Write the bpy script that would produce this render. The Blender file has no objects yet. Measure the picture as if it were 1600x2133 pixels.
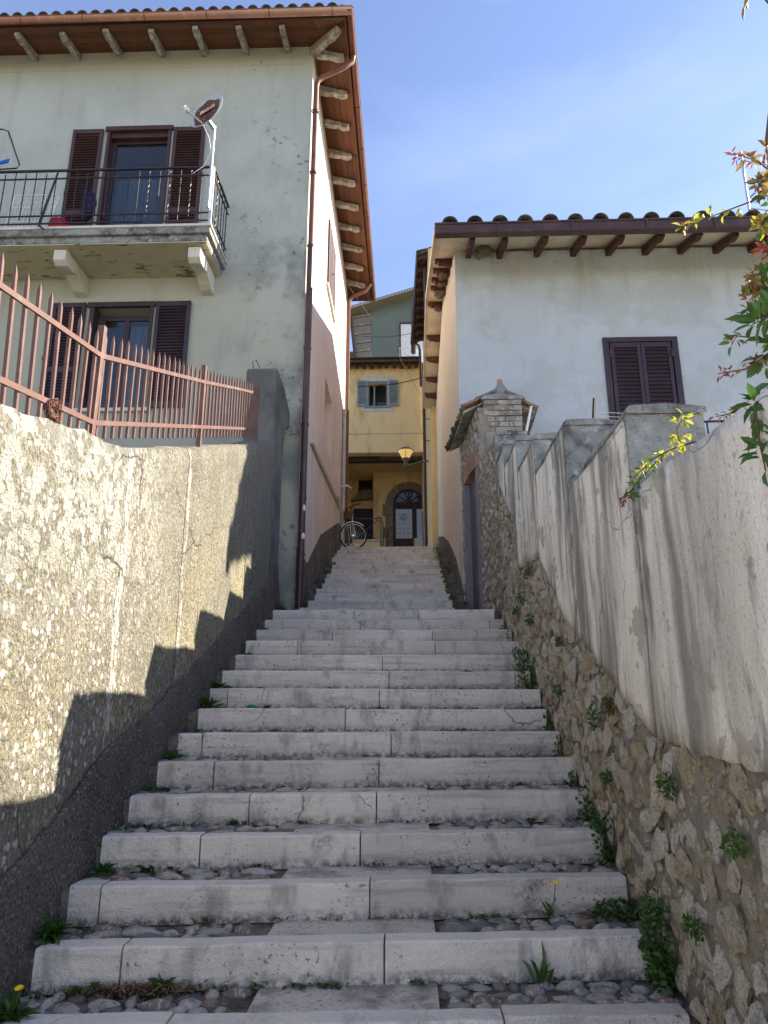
import bpy, bmesh, math, random
from mathutils import Vector, Matrix, noise
from math import radians as R, sin, cos, pi
random.seed(7)
SC = bpy.context.scene
COL = SC.collection

# ---------------------------------------------------------------- camera, sky, sun, exposure
cam_d = bpy.data.cameras.new('camera'); cam = bpy.data.objects.new('camera', cam_d); COL.objects.link(cam)
SC.camera = cam
cam.location = (0, 0, 0)                       # eye level is z = 0 in this scene, the lowest ground is z = -1.6
cam.rotation_euler = (R(90 + 15.6), 0, R(1.866))
cam_d.sensor_fit = 'HORIZONTAL'; cam_d.sensor_width = 36; cam_d.lens = 36 * 1478 / 1600
cam_d.clip_start = 0.05; cam_d.clip_end = 2000
SUN = Vector((1, .33, .66)).normalized()       # direction towards the sun
EL = math.asin(SUN.z); AZ = math.atan2(SUN.x, SUN.y)
W = bpy.data.worlds.new('World'); SC.world = W; W.use_nodes = True
wt = W.node_tree; wt.nodes.clear()
wo = wt.nodes.new('ShaderNodeOutputWorld'); bg = wt.nodes.new('ShaderNodeBackground'); sk = wt.nodes.new('ShaderNodeTexSky')
sk.sky_type = 'NISHITA'; sk.sun_disc = False; sk.sun_elevation = EL; sk.sun_rotation = AZ
sk.altitude = 400; sk.air_density = 1.0; sk.dust_density = .1; sk.ozone_density = 2.0
tc = wt.nodes.new('ShaderNodeTexCoord'); mp = wt.nodes.new('ShaderNodeMapping'); mp.inputs['Scale'].default_value = (1.2, 1.6, 4.5); mp.inputs['Rotation'].default_value = (.3, .5, .4)
nz = wt.nodes.new('ShaderNodeTexNoise'); nz.inputs['Scale'].default_value = 1.3; nz.inputs['Detail'].default_value = 7; nz.inputs['Roughness'].default_value = .5
nz.inputs['Distortion'].default_value = .5
rg = wt.nodes.new('ShaderNodeMapRange'); rg.inputs[1].default_value = .42; rg.inputs[2].default_value = .8; rg.inputs[3].default_value = 0; rg.inputs[4].default_value = .18
mx = wt.nodes.new('ShaderNodeMix'); mx.data_type = 'RGBA'; mx.inputs[7].default_value = (4.2, 4.8, 6.0, 1)
wt.links.new(tc.outputs['Generated'], mp.inputs[0]); wt.links.new(mp.outputs[0], nz.inputs['Vector']); wt.links.new(nz.outputs[0], rg.inputs[0])
tn = wt.nodes.new('ShaderNodeMix'); tn.data_type = 'RGBA'; tn.blend_type = 'MULTIPLY'; tn.inputs[0].default_value = 1; tn.inputs[7].default_value = (.97, .84, .87, 1)
wt.links.new(sk.outputs[0], tn.inputs[6]); wt.links.new(rg.outputs[0], mx.inputs[0]); wt.links.new(tn.outputs[2], mx.inputs[6]); wt.links.new(mx.outputs[2], bg.inputs[0]); wt.links.new(bg.outputs[0], wo.inputs[0])
bg.inputs[1].default_value = .077
sl = bpy.data.lights.new('sun', 'SUN'); sl.energy = 3.0; sl.angle = R(.5); sl.color = (1, .93, .80)
so = bpy.data.objects.new('sun', sl); COL.objects.link(so); so.rotation_euler = SUN.to_track_quat('Z', 'Y').to_euler(); so.location = (30, 10, 30)
SC.view_settings.view_transform = 'Standard'; SC.view_settings.look = 'None'
SC.view_settings.exposure = 2.27; SC.view_settings.gamma = 1; SC.view_settings.use_curve_mapping = False
SC.cycles.max_bounces = 8; SC.cycles.diffuse_bounces = 6

# ---------------------------------------------------------------- materials
class NT:
    def __init__(s, name):
        s.m = bpy.data.materials.new(name); s.m.use_nodes = True; s.t = s.m.node_tree
        s.b = s.t.nodes['Principled BSDF']; s.g = s.t.nodes.new('ShaderNodeNewGeometry'); s.tc = s.t.nodes.new('ShaderNodeTexCoord'); s._sep = {}
        s.oi = s.t.nodes.new('ShaderNodeObjectInfo')
    def n(s, t, **k):
        x = s.t.nodes.new('ShaderNode' + t)
        for a, v in k.items(): setattr(x, a, v)
        return x
    def l(s, a, b): s.t.links.new(a, b)
    def vec(s, sc, off=(0, 0, 0)):
        m = s.n('Mapping'); m.inputs['Scale'].default_value = sc; m.inputs['Location'].default_value = off
        s.l(s.g.outputs['Position'], m.inputs[0]); return m.outputs[0]
    def sep(s, which):
        if which not in s._sep:
            x = s.n('SeparateXYZ'); s.l(s.g.outputs['Position'] if which == 'p' else s.tc.outputs['Generated'], x.inputs[0]); s._sep[which] = x
        return s._sep[which]
    def rng(s, v, lo, hi, smooth=True):
        r = s.n('MapRange'); 
        if smooth: r.interpolation_type = 'SMOOTHSTEP'
        a, b = (lo, hi); r.inputs[1].default_value = a; r.inputs[2].default_value = b
        if lo > hi: r.inputs[1].default_value = hi; r.inputs[2].default_value = lo; r.inputs[3].default_value = 1; r.inputs[4].default_value = 0
        s.l(v, r.inputs[0]); return r.outputs[0]
    def mul(s, a, b, op='MULTIPLY'):
        m = s.n('Math', operation=op)
        for i, v in ((0, a), (1, b)):
            if isinstance(v, (int, float)): m.inputs[i].default_value = v
            else: s.l(v, m.inputs[i])
        return m.outputs[0]
    def term(s, t):
        k = t[0]
        if k == 'k': return t[1]
        if k == 'n':
            x = s.n('TexNoise'); x.inputs['Scale'].default_value = 1; x.inputs['Detail'].default_value = t[4] if len(t) > 4 else 5
            x.inputs['Roughness'].default_value = .6
            o = t[5] if len(t) > 5 else 0
            s.l(s.vec(t[1], (o, o * .7, -o)), x.inputs['Vector']); return s.rng(x.outputs[0], t[2], t[3])
        if k == 'v':
            x = s.n('TexVoronoi'); x.inputs['Scale'].default_value = 1; x.inputs['Randomness'].default_value = 1
            nn = s.n('TexNoise'); nn.inputs['Scale'].default_value = 1; nn.inputs['Detail'].default_value = 2
            s.l(s.vec(tuple(c * 2.2 for c in t[1])), nn.inputs['Vector'])
            ad = s.n('VectorMath', operation='MULTIPLY_ADD'); ad.inputs[1].default_value = (.35,) * 3
            s.l(nn.outputs['Color'], ad.inputs[0]); s.l(s.vec(t[1]), ad.inputs[2]); s.l(ad.outputs[0], x.inputs['Vector'])
            d = x.outputs['Distance']
            if len(t) > 4:   # random radius: shrink by cell colour
                sx = s.n('SeparateColor'); s.l(x.outputs['Color'], sx.inputs[0])
                d = s.mul(d, s.mul(sx.outputs[0], t[4]), 'ADD')
            return s.rng(d, t[3], t[2])
        if k == 'vc':        # voronoi crack lines
            x = s.n('TexVoronoi', feature='DISTANCE_TO_EDGE'); x.inputs['Scale'].default_value = 1
            nn = s.n('TexNoise'); nn.inputs['Scale'].default_value = 1; nn.inputs['Detail'].default_value = 4
            s.l(s.vec(tuple(c * 3 for c in t[1])), nn.inputs['Vector'])
            ad = s.n('VectorMath', operation='MULTIPLY_ADD'); ad.inputs[1].default_value = ((t[4] if len(t) > 4 else .6),) * 3
            s.l(nn.outputs['Color'], ad.inputs[0]); s.l(s.vec(t[1]), ad.inputs[2]); s.l(ad.outputs[0], x.inputs['Vector'])
            return s.rng(x.outputs['Distance'], t[3], t[2])
        if k == 'c': return s.rng(s.sep('p').outputs[t[1]], t[2], t[3])
        if k == 'g': return s.rng(s.sep('g').outputs[t[1]], t[2], t[3])
        if k == 'st':        # height above the stair slope, with a wobble
            p = s.sep('p'); a = s.mul(p.outputs[1], -.416); a = s.mul(a, p.outputs[2], 'ADD'); a = s.mul(a, 2.32, 'ADD')
            x = s.n('TexNoise'); x.inputs['Scale'].default_value = 3; s.l(s.g.outputs['Position'], x.inputs['Vector'])
            a = s.mul(a, s.mul(x.outputs[0], t[3] if len(t) > 3 else .2), 'ADD'); return s.rng(a, t[1], t[2])
        if k == 'b':         # narrow wavering band round a value of one axis
            x = s.n('TexNoise'); x.inputs['Scale'].default_value = 2.5; x.inputs['Detail'].default_value = 6; s.l(s.g.outputs['Position'], x.inputs['Vector'])
            a = s.mul(s.mul(x.outputs[0], t[4]), s.sep('p').outputs[t[1]], 'ADD'); a = s.mul(a, -(t[2] + t[4] * .5), 'ADD'); a = s.mul(a, 0, 'ABSOLUTE'); return s.rng(a, t[3], t[3] * .3)
        if k == 'o': return s.rng(s.oi.outputs['Random'], t[1], t[2], False)
        if k == 'i': return s.rng(s.g.outputs['Random Per Island'], t[1], t[2], False)
def mat(name, base, layers=(), bumps=(), rough=.85, metal=0, spec=.3, rnd=0, emit=None, trans=0, alpha=1, sss=0):
    s = NT(name); col = s.n('RGB'); col.outputs[0].default_value = (*base, 1); c = col.outputs[0]
    for L in layers:
        f = None
        for t in L[1:]:
            v = s.term(t); f = v if f is None else s.mul(f, v)
        m = s.n('Mix', data_type='RGBA'); m.inputs[7].default_value = (*L[0], 1)
        if isinstance(f, (int, float)): m.inputs[0].default_value = f
        else: s.l(f, m.inputs[0])
        s.l(c, m.inputs[6]); c = m.outputs[2]
    if rnd:
        h = s.n('HueSaturation'); v = s.n('MapRange'); v.inputs[3].default_value = 1 - rnd; v.inputs[4].default_value = 1 + rnd
        s.l(s.oi.outputs['Random'], v.inputs[0]); s.l(v.outputs[0], h.inputs['Value']); s.l(c, h.inputs['Color']); c = h.outputs[0]
    s.l(c, s.b.inputs['Base Color'])
    nrm = None
    for B in bumps:
        v = s.term(B[0]); b = s.n('Bump'); b.inputs['Strength'].default_value = B[1]; b.inputs['Distance'].default_value = B[2]
        s.l(v, b.inputs['Height'])
        if nrm: s.l(nrm, b.inputs['Normal'])
        nrm = b.outputs[0]
    if nrm: s.l(nrm, s.b.inputs['Normal'])
    s.b.inputs['Roughness'].default_value = rough; s.b.inputs['Metallic'].default_value = metal; s.b.inputs['Specular IOR Level'].default_value = spec
    if emit: s.b.inputs['Emission Color'].default_value = (*emit[0], 1); s.b.inputs['Emission Strength'].default_value = emit[1]
    if trans: s.b.inputs['Transmission Weight'].default_value = trans
    return s.m
def leafmat(name, c1, c2, tr=.35):
    s = NT(name); r = s.n('ValToRGB'); s.l(s.g.outputs['Random Per Island'], r.inputs[0])
    r.color_ramp.elements[0].color = (*c1, 1); r.color_ramp.elements[1].color = (*c2, 1)
    s.l(r.outputs[0], s.b.inputs['Base Color']); s.b.inputs['Roughness'].default_value = .5
    t = s.n('BsdfTranslucent'); s.l(r.outputs[0], t.inputs[0]); mxs = s.n('MixShader'); mxs.inputs[0].default_value = tr
    s.l(s.b.outputs[0], mxs.inputs[1]); s.l(t.outputs[0], mxs.inputs[2]); s.l(mxs.outputs[0], s.t.nodes['Material Output'].inputs[0]); return s.m

N = lambda sc, lo=.3, hi=.7, d=5, o=0: ('n', (sc, sc, sc) if isinstance(sc, (int, float)) else sc, lo, hi, d, o)
M = {}
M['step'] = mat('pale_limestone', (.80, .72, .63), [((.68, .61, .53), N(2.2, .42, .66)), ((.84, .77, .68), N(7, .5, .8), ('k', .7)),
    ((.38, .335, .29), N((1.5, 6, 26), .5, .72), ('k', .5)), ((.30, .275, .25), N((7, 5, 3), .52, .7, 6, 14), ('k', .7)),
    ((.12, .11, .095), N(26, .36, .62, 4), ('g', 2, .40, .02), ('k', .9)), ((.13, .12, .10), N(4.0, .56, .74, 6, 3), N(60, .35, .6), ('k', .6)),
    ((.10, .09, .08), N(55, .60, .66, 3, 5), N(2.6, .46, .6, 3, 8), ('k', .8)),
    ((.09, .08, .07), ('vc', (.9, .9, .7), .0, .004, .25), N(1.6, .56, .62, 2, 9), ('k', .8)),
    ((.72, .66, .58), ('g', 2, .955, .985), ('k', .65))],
    [(N(35, .2, .8, 6), .5, .014), (N(140, .2, .8, 3), .45, .005)], rough=.82, rnd=.12)
M['slab'] = mat('worn_tread_limestone', (.62, .55, .47), [((.25, .23, .205), N(5, .42, .7)), ((.15, .14, .12), N(45, .5, .7, 3), ('k', .7)), ((.58, .53, .47), N(3, .55, .75, 4, 5), ('k', .6))],
    [(N(60, .2, .8, 5), .4, .008)], rough=.75, rnd=.14)
M['bed'] = mat('dirty_mortar', (.22, .195, .155), [((.07, .060, .046), N(6, .4, .65)), ((.27, .245, .205), N(20, .5, .7)), ((.10, .085, .055), N(2.5, .5, .7, 5, 4), ('k', .7))], [(N(25, .2, .8, 8), .8, .02), (N(120, .2, .8, 3), .6, .006)], rough=.95)
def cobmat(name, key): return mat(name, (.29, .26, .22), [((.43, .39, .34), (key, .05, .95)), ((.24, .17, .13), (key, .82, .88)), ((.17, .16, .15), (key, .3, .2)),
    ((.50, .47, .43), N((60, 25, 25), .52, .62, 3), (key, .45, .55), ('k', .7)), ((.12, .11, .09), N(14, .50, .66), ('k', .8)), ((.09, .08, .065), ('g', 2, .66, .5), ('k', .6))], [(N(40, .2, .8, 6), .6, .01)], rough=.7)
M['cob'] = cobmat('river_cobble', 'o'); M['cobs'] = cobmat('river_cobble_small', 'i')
def wstone(name, key): return mat(name, (.80, .67, .48), [((.56, .44, .26), (key, .55, .8)), ((.82, .74, .60), (key, .45, .15)), ((.46, .37, .26), N(10, .52, .68), ('k', .6)), ((.68, .62, .50), N(20, .50, .66), ('k', .7)),
    ((.16, .135, .10), N(34, .58, .68, 5), ('k', .55)), ((.50, .30, .11), N(6, .6, .72, 4, 8), ('k', .6))], [(N(13, .25, .75, 9), 1, .045), (N((40, 60, 40), .2, .8, 7), 1, .02)], rough=.95)
M['wst'] = wstone('rubble_limestone', 'o'); M['wsts'] = wstone('rubble_limestone_small', 'i')
M['mortar'] = mat('wall_mortar', (.34, .29, .22), [((.22, .187, .14), N(4, .4, .7)), ((.40, .345, .265), N(18, .5, .7)), ((.12, .11, .09), ('st', .3, 0), ('k', .5))], [(N(12, .2, .8, 8), .9, .03), (N(90, .2, .8, 4), .7, .008)], rough=.97)
STREAK = N((3, 9, .8), .50, .72, 5, 0)
M['coat'] = mat('stained_plaster', (.82, .74, .60), [((.75, .675, .54), N(2, .4, .7)), ((.86, .79, .67), N((3, 7, .6), .50, .62, 4, 12), ('k', .85)), ((.22, .20, .165), N((.6, 2.7, .30), .44, .60, 4, 3), N((1, 9, 1.2), .18, .52, 4, 7), ('c', 1, 2.0, 3.0), ('k', .9)),
    ((.14, .13, .11), N((1, 2.2, .6), .50, .60, 5, 21), N((9, 22, 5), .35, .6, 5, 5), ('k', .75)), ((.15, .14, .12), N(70, .55, .7, 3), ('k', .5)), ((.13, .12, .10), ('vc', (.7, .7, .9), 0, .006, .4), N(1.1, .47, .56, 2, 2), ('k', .75)), ((.40, .35, .27), N(3.4, .60, .63, 6, 17), ('k', .8)), ((.24, .22, .18), N(9, .60, .68, 6, 19), ('k', .6))],
    [(N(60, .2, .8, 6), .45, .01), (N(3, .2, .8, 4), .3, .04)], rough=.92)
M['cap'] = mat('weathered_cement', (.30, .29, .265), [((.12, .12, .115), N(5, .45, .65)), ((.48, .47, .43), N(12, .52, .7)), ((.08, .08, .078), N(70, .55, .68, 3), ('k', .8)), ((.40, .41, .40), N(1.7, .5, .65, 4, 6), ('k', .6))], [(N(20, .2, .8, 8), .8, .02), (N(110, .2, .8, 3), .6, .006)], rough=.95)
LW0 = (('v', (11, 11, 9.5), .33, .38, .30), N((2, 2, 1.5), .38, .46, 3, 1), ('c', 1, 4.7, 4.2))
LW1 = (('v', (19, 19, 16), .30, .37, .30), N((2, 2, 1.7), .40, .47, 3, 6), ('c', 1, 5.1, 3.9))
LW2 = (('v', (34, 34, 28), .28, .36, .35), N((3, 2.6, 2.2), .44, .52, 4, 11), ('c', 1, 7.2, 4.8))
M['lwall'] = mat('lichened_plaster', (.29, .26, .19), [((.22, .195, .145), N((3, 5, 2.4), .42, .62, 6)), ((.43, .36, .19), N((1.4, 1.4, 1.6), .44, .60, 5, 5), ('st', 2.0, .5, .5), ('k', .8)),
    ((.24, .215, .18), N((1.2, 6, .5), .52, .66, 5, 15), ('k', .6)), ((.13, .115, .085), N((38, 44, 30), .46, .58, 4), ('k', .75)), ((.35, .315, .24), N((60, 70, 42), .56, .64, 3, 3), ('k', .7)),
    ((.52, .50, .43), *LW0), ((.58, .55, .47), *LW1), ((.47, .445, .37), *LW2),
    ((.44, .42, .355), N(9, .47, .53, 7, 2), ('c', 2, .15, 1.1), ('c', 1, 5.2, 3.7), N((22, 26, 16), .36, .46, 4, 9)), ((.24, .22, .18), N((5, 5, 5), .52, .6, 7, 31), ('c', 2, .95, 1.3), ('c', 1, 5.5, 4), ('k', .8)),
    ((.07, .06, .05), ('b', 1, 5.13, .008, .05)), ((.55, .52, .44), ('b', 1, 5.17, .03, .05), N((5, 30, 8), .46, .56, 5, 3), ('k', .8)), ((.60, .57, .48), ('b', 1, 4.07, .06, .10), N((9, 30, 9), .47, .54, 5, 3)), ((.08, .07, .06), ('b', 1, 4.03, .006, .10), N(3, .45, .5)),
    ((.07, .065, .05), ('vc', (.8, .8, .7), 0, .008, .3), N(1.4, .50, .56, 2, 7)), ((.20, .185, .155), ('c', 1, 7.0, 8.0), ('k', .75))],
    [(N(4, .2, .8, 5), .3, .05), (N((50, 60, 45), .2, .8, 5), 1, .016)], rough=.95)
M['rough'] = mat('dark_roughcast', (.20, .165, .135), [((.13, .108, .088), N(2, .4, .65)), ((.46, .41, .34), N(62, .57, .66, 3), ('k', .9)), ((.05, .042, .035), N(62, .45, .35, 3), ('k', .8)), ((.17, .12, .08), N(6, .55, .7), ('k', .6))], [(N(75, .25, .75, 4), 1, .02)], rough=.97)
M['roughL'] = mat('grey_roughcast', (.20, .19, .17), [((.11, .105, .095), N(2, .4, .65)), ((.38, .36, .32), N(100, .6, .68, 2), ('k', .8)), ((.28, .26, .22), N((3, 3, .8), .5, .7), ('k', .6))], [(N(75, .25, .75, 4), .9, .015)], rough=.97)
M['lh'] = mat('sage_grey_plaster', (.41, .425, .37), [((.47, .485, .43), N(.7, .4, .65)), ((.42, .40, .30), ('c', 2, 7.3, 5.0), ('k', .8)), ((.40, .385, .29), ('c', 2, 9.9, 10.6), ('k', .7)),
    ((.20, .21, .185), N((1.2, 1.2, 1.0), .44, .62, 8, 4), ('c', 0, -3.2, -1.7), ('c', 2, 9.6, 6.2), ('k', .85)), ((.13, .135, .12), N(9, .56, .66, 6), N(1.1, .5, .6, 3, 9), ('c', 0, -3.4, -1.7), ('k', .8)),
    ((.22, .21, .18), ('vc', (.55, .55, .35), 0, .0018), N(.9, .5, .58, 2, 3), ('k', .8)), ((.25, .255, .215), N((3, 3, .5), .5, .75), ('k', .4))], [(N(30, .2, .8, 6), .25, .01), (N(2, .2, .8), .2, .05)], rough=.93)
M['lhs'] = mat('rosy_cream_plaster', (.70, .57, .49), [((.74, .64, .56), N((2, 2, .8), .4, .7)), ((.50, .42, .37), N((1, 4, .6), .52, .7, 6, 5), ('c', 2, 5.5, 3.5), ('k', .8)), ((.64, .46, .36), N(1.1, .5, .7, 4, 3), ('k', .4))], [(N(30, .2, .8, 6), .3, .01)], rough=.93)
M['plinth'] = mat('dirty_plinth', (.17, .145, .12), [((.09, .08, .068), N((3, 3, 1.5), .4, .65)), ((.27, .23, .19), N(9, .52, .7))], [(N(30, .2, .8, 7), .8, .02)], rough=.96)
M['wh'] = mat('white_roughcast', (.70, .75, .77), [((.75, .80, .82), N(.9, .4, .65)), ((.44, .43, .38), N(120, .55, .7, 2), ('k', .35)), ((.50, .49, .43), N((5, 5, .35), .52, .70, 5, 4), ('c', 2, 5.6, 7.0), ('k', .55)), ((.55, .54, .47), N(1.3, .5, .62, 6, 9), ('k', .35)), ((.36, .36, .32), ('vc', (.45, .45, .5), 0, .0025, .3), N(.9, .50, .58, 2, 3), ('k', .7)), ((.62, .55, .40), N((4, 4, 3), .42, .62), ('c', 2, 6.7, 7.2), ('k', .5)), ((.40, .33, .2), N(26, .55, .62, 3), N(1.5, .5, .6, 2, 2), ('c', 2, 7.0, 7.06), ('c', 2, 7.18, 7.12), ('k', .9))],
    [(N((55, 55, 45), .25, .75, 4), 1, .018), (N(160, .2, .8, 2), .5, .004)], rough=.95)
M['whs'] = mat('bounce_tinted_roughcast', (.84, .76, .62), [((.80, .73, .62), N(.9, .4, .65)), ((.44, .42, .36), N(120, .55, .7, 2), ('k', .35)), ((.40, .36, .30), N((2, 5, .8), .52, .66), ('c', 2, 4.5, 2.0), ('k', .7))], [(N((55, 55, 45), .25, .75, 4), 1, .018)], rough=.95)  # white side wall, warm bounce off the sunlit wall opposite painted into its colour
M['soff'] = mat('cream_soffit', (.74, .65, .48), [((.62, .52, .36), N(3, .45, .7)), ((.30, .22, .13), N(20, .6, .7), ('k', .6))], [(N(25, .2, .8), .2, .005)], rough=.9)
M['yel'] = mat('ochre_plaster', (.82, .60, .30), [((.86, .64, .31), N(.9, .4, .65)), ((.48, .32, .12), N((2, 2, .7), .5, .72, 5, 3), ('k', .7)), ((.30, .2, .08), N(14, .62, .7), ('k', .4))], [(N(25, .2, .8, 6), .3, .01)], rough=.92)
M['yel2'] = mat('pale_ochre_plaster', (.66, .50, .25), [((.58, .42, .18), N((2, 2, .6), .45, .7)), ((.62, .58, .48), N(3, .6, .65), ('k', .7))], [(N(25, .2, .8, 6), .3, .01)], rough=.92)
M['green'] = mat('green_plaster', (.13, .16, .14), [((.16, .195, .17), N(.8, .4, .7))], [(N(20, .2, .8), .2, .01)], rough=.9)
M['greenm'] = mat('eave_sheet', (.20, .18, .15), [((.20, .18, .15), N((20, 1, 1), .45, .6))], rough=.7)
M['trim'] = mat('cream_stone_trim', (.62, .58, .48), [((.50, .45, .35), N(6, .45, .7))], rough=.85)
M['copper'] = mat('copper_brown_paint', (.165, .068, .038), [((.24, .115, .065), N((8, 8, 2), .55, .75)), ((.12, .05, .03), N(5, .5, .7)), ((.45, .40, .36), N(30, .66, .72, 3), ('k', .7))], rough=.55, spec=.35)
M['dkcop'] = mat('dark_brown_metal', (.062, .026, .020), [((.10, .045, .035), N(5, .45, .7)), ((.03, .015, .012), N(14, .55, .7))], rough=.4, spec=.5)
M['brown'] = mat('brown_shutter_paint', (.058, .027, .022), [((.075, .036, .03), N(4, .4, .7))], [(N((9, 9, 60), .3, .7), .1, .002)], rough=.45, spec=.4)
M['plum'] = mat('plum_brown_shutter_paint', (.040, .024, .032), [((.055, .034, .044), N(4, .4, .7))], rough=.5, spec=.4)
M['wood'] = mat('soffit_board_wood', (.13, .055, .028), [((.12, .045, .022), N((16, 1.6, 16), .4, .65)), ((.24, .12, .06), N((5, 1, 5), .55, .75), ('k', .7)), ((.08, .03, .018), N(8, .58, .7))], [(N((30, 4, 30), .2, .8), .4, .004)], rough=.8, rnd=.22)
M['beam'] = mat('weathered_rafter', (.33, .31, .26), [((.19, .17, .13), N((9, 9, 9), .42, .65)), ((.55, .50, .42), N(9, .52, .62, 5, 4), ('k', .8))], [(N(30, .2, .8), .5, .006)], rough=.9)
M['rafterd'] = mat('dark_painted_rafter', (.075, .028, .022), [((.13, .055, .04), N(9, .5, .7))], rough=.6)
M['tile'] = mat('old_clay_tile', (.20, .13, .09), [((.34, .21, .13), ('o', .3, .9)), ((.085, .075, .062), N(9, .42, .62), ('k', .85)), ((.32, .30, .25), N(24, .56, .66), ('k', .7))], [(N(40, .2, .8), .5, .008)], rough=.92)
M['tiled'] = mat('dark_mossy_tile', (.085, .068, .052), [((.15, .12, .09), ('o', .3, .9)), ((.05, .05, .04), N(12, .42, .62)), ((.22, .22, .18), N(30, .6, .68), ('k', .7))], [(N(40, .2, .8), .6, .01)], rough=.95)
M['fence'] = mat('red_brown_fence_paint', (.14, .070, .052), [((.20, .11, .085), N(7, .5, .7)), ((.14, .06, .04), N(20, .58, .7))], rough=.55, spec=.4)
M['iron'] = mat('black_brown_iron', (.028, .017, .015), [((.10, .035, .018), N(13, .58, .68))], rough=.45, spec=.5)
M['galv'] = mat('galvanised_steel', (.55, .55, .54), [((.35, .34, .32), N(20, .5, .7))], rough=.4, metal=.6)
M['white'] = mat('white_paint', (.75, .75, .74), [((.55, .54, .5), N(8, .55, .7))], rough=.5)
M['glass'] = mat('dark_window_glass', (.02, .03, .04), rough=.06, spec=.5)
M['pane'] = mat('clear_pane', (.55, .65, .72), rough=.03, trans=1)
M['curtain'] = mat('net_curtain', (.20, .225, .24), [((.11, .13, .15), N((28, 1, .5), .42, .62))], rough=.8)
M['black'] = mat('black_rubber', (.012, .012, .012), rough=.7)
M['chrome'] = mat('chrome', (.7, .7, .7), rough=.25, metal=1)
M['blueg'] = mat('blue_grey_shutter_paint', (.21, .25, .24), [((.26, .30, .29), N(5, .4, .7))], rough=.6)
M['dkwood'] = mat('dark_door_wood', (.035, .018, .012), [((.06, .03, .02), N((20, 20, 2), .45, .65))], rough=.5)
M['arch'] = mat('brown_arch_stone', (.27, .205, .145), [((.18, .14, .10), N(7, .42, .65)), ((.36, .29, .21), N(16, .55, .7))], [(N(30, .2, .8), .5, .01)], rough=.9, rnd=.15)
M['lead'] = mat('leaded_frosted_glass', (.50, .56, .62), rough=.3, spec=.6)
M['leadl'] = mat('lead_came', (.16, .18, .20), rough=.6)
M['door'] = mat('grey_painted_metal_door', (.085, .085, .098), [((.12, .118, .13), N((4, 4, 1.4), .45, .7)), ((.05, .05, .055), N(14, .58, .7))], [(N(8, .2, .8), .15, .01)], rough=.5, spec=.4)
M['doorf'] = mat('mauve_grey_door_frame', (.20, .18, .185), [((.27, .25, .25), N((4, 4, 2), .5, .7))], rough=.6)
M['brick'] = mat('old_brick', (.30, .15, .10), [((.38, .24, .17), ('o', .2, .9)), ((.20, .15, .12), N(20, .5, .7))], [(N(40, .2, .8), .5, .006)], rough=.92)
M['brickg'] = mat('limewashed_brick', (.38, .33, .27), [((.24, .20, .16), ('o', .2, .9)), ((.5, .46, .39), N(18, .52, .66)), ((.12, .11, .10), N(30, .58, .68))], [(N(40, .2, .8), .6, .008)], rough=.94)
M['dish'] = mat('grey_dish_paint', (.42, .43, .42), rough=.5)
M['rust'] = mat('dark_rust', (.10, .035, .025), [((.24, .12, .07), N(30, .5, .62)), ((.05, .02, .016), N(9, .5, .7))], rough=.8)
M['cream'] = mat('faded_label', (.55, .47, .38), rough=.7)
M['rustred'] = mat('rust_red_print', (.28, .07, .04), rough=.7)
M['lampg'] = mat('lit_amber_glass', (.8, .55, .12), rough=.3, emit=((1, .66, .25), .10))
M['lampc'] = mat('lit_lamp_core', (1, .8, .4), rough=.3, emit=((1, .76, .35), .9))
M['lampm'] = mat('grey_lamp_metal', (.13, .135, .135), rough=.45, metal=.3)
M['steel'] = mat('pale_conduit', (.52, .52, .50), [((.35, .34, .32), N(9, .5, .7))], rough=.5)
M['red'] = mat('red_plastic', (.36, .012, .018), rough=.4, spec=.5)
M['bluec'] = mat('blue_cloth', (.02, .10, .42), rough=.8)
M['teal'] = mat('pale_teal_cloth', (.30, .46, .48), rough=.8)
M['navy'] = mat('navy_bag_cloth', (.018, .014, .035), [((.05, .04, .09), N(20, .55, .65))], rough=.9)
M['nest'] = mat('mud_nest', (.15, .115, .08), [((.26, .21, .15), N(30, .5, .65)), ((.05, .04, .03), N(14, .55, .7))], [(N(50, .2, .8), 1, .01)], rough=1)
M['soil'] = mat('dry_garden_soil', (.16, .13, .09), [((.07, .11, .03), N(1.2, .45, .6)), ((.22, .18, .12), N(6, .5, .7))], [(N(8, .2, .8), .6, .05)], rough=1)
M['lane'] = mat('worn_lane_paving', (.34, .32, .29), [((.22, .2, .18), N(2, .4, .7))], [(N(12, .2, .8), .5, .02)], rough=.9)
M['twig'] = mat('brown_twig', (.11, .065, .035), rough=.8)
M['litter'] = leafmat('dry_leaf_litter', (.10, .055, .03), (.30, .19, .10), .1)
M['leafd'] = leafmat('dark_weed_leaf', (.028, .075, .012), (.07, .15, .025))
M['leafm'] = leafmat('mid_weed_leaf', (.045, .10, .02), (.11, .20, .04))
M['leafg'] = leafmat('glossy_shrub_leaf', (.025, .07, .022), (.09, .20, .03), .3)
M['leafy'] = leafmat('yellow_green_leaf', (.26, .30, .03), (.46, .42, .05), .5)
M['leafr'] = leafmat('red_young_leaf', (.20, .03, .02), (.40, .10, .06), .4)
M['leafb'] = leafmat('bronze_leaf', (.14, .07, .03), (.42, .30, .08), .4)
M['moss'] = leafmat('olive_moss', (.06, .055, .012), (.14, .13, .03), .1)
M['flower'] = mat('yellow_petal', (.85, .62, .02), rough=.6)
M['grille'] = mat('purple_brown_door_paint', (.05, .03, .045), rough=.6)
M['cable'] = mat('black_cable', (.02, .02, .02), rough=.6)
M['line'] = mat('pale_wire', (.5, .5, .48), rough=.5)

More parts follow.
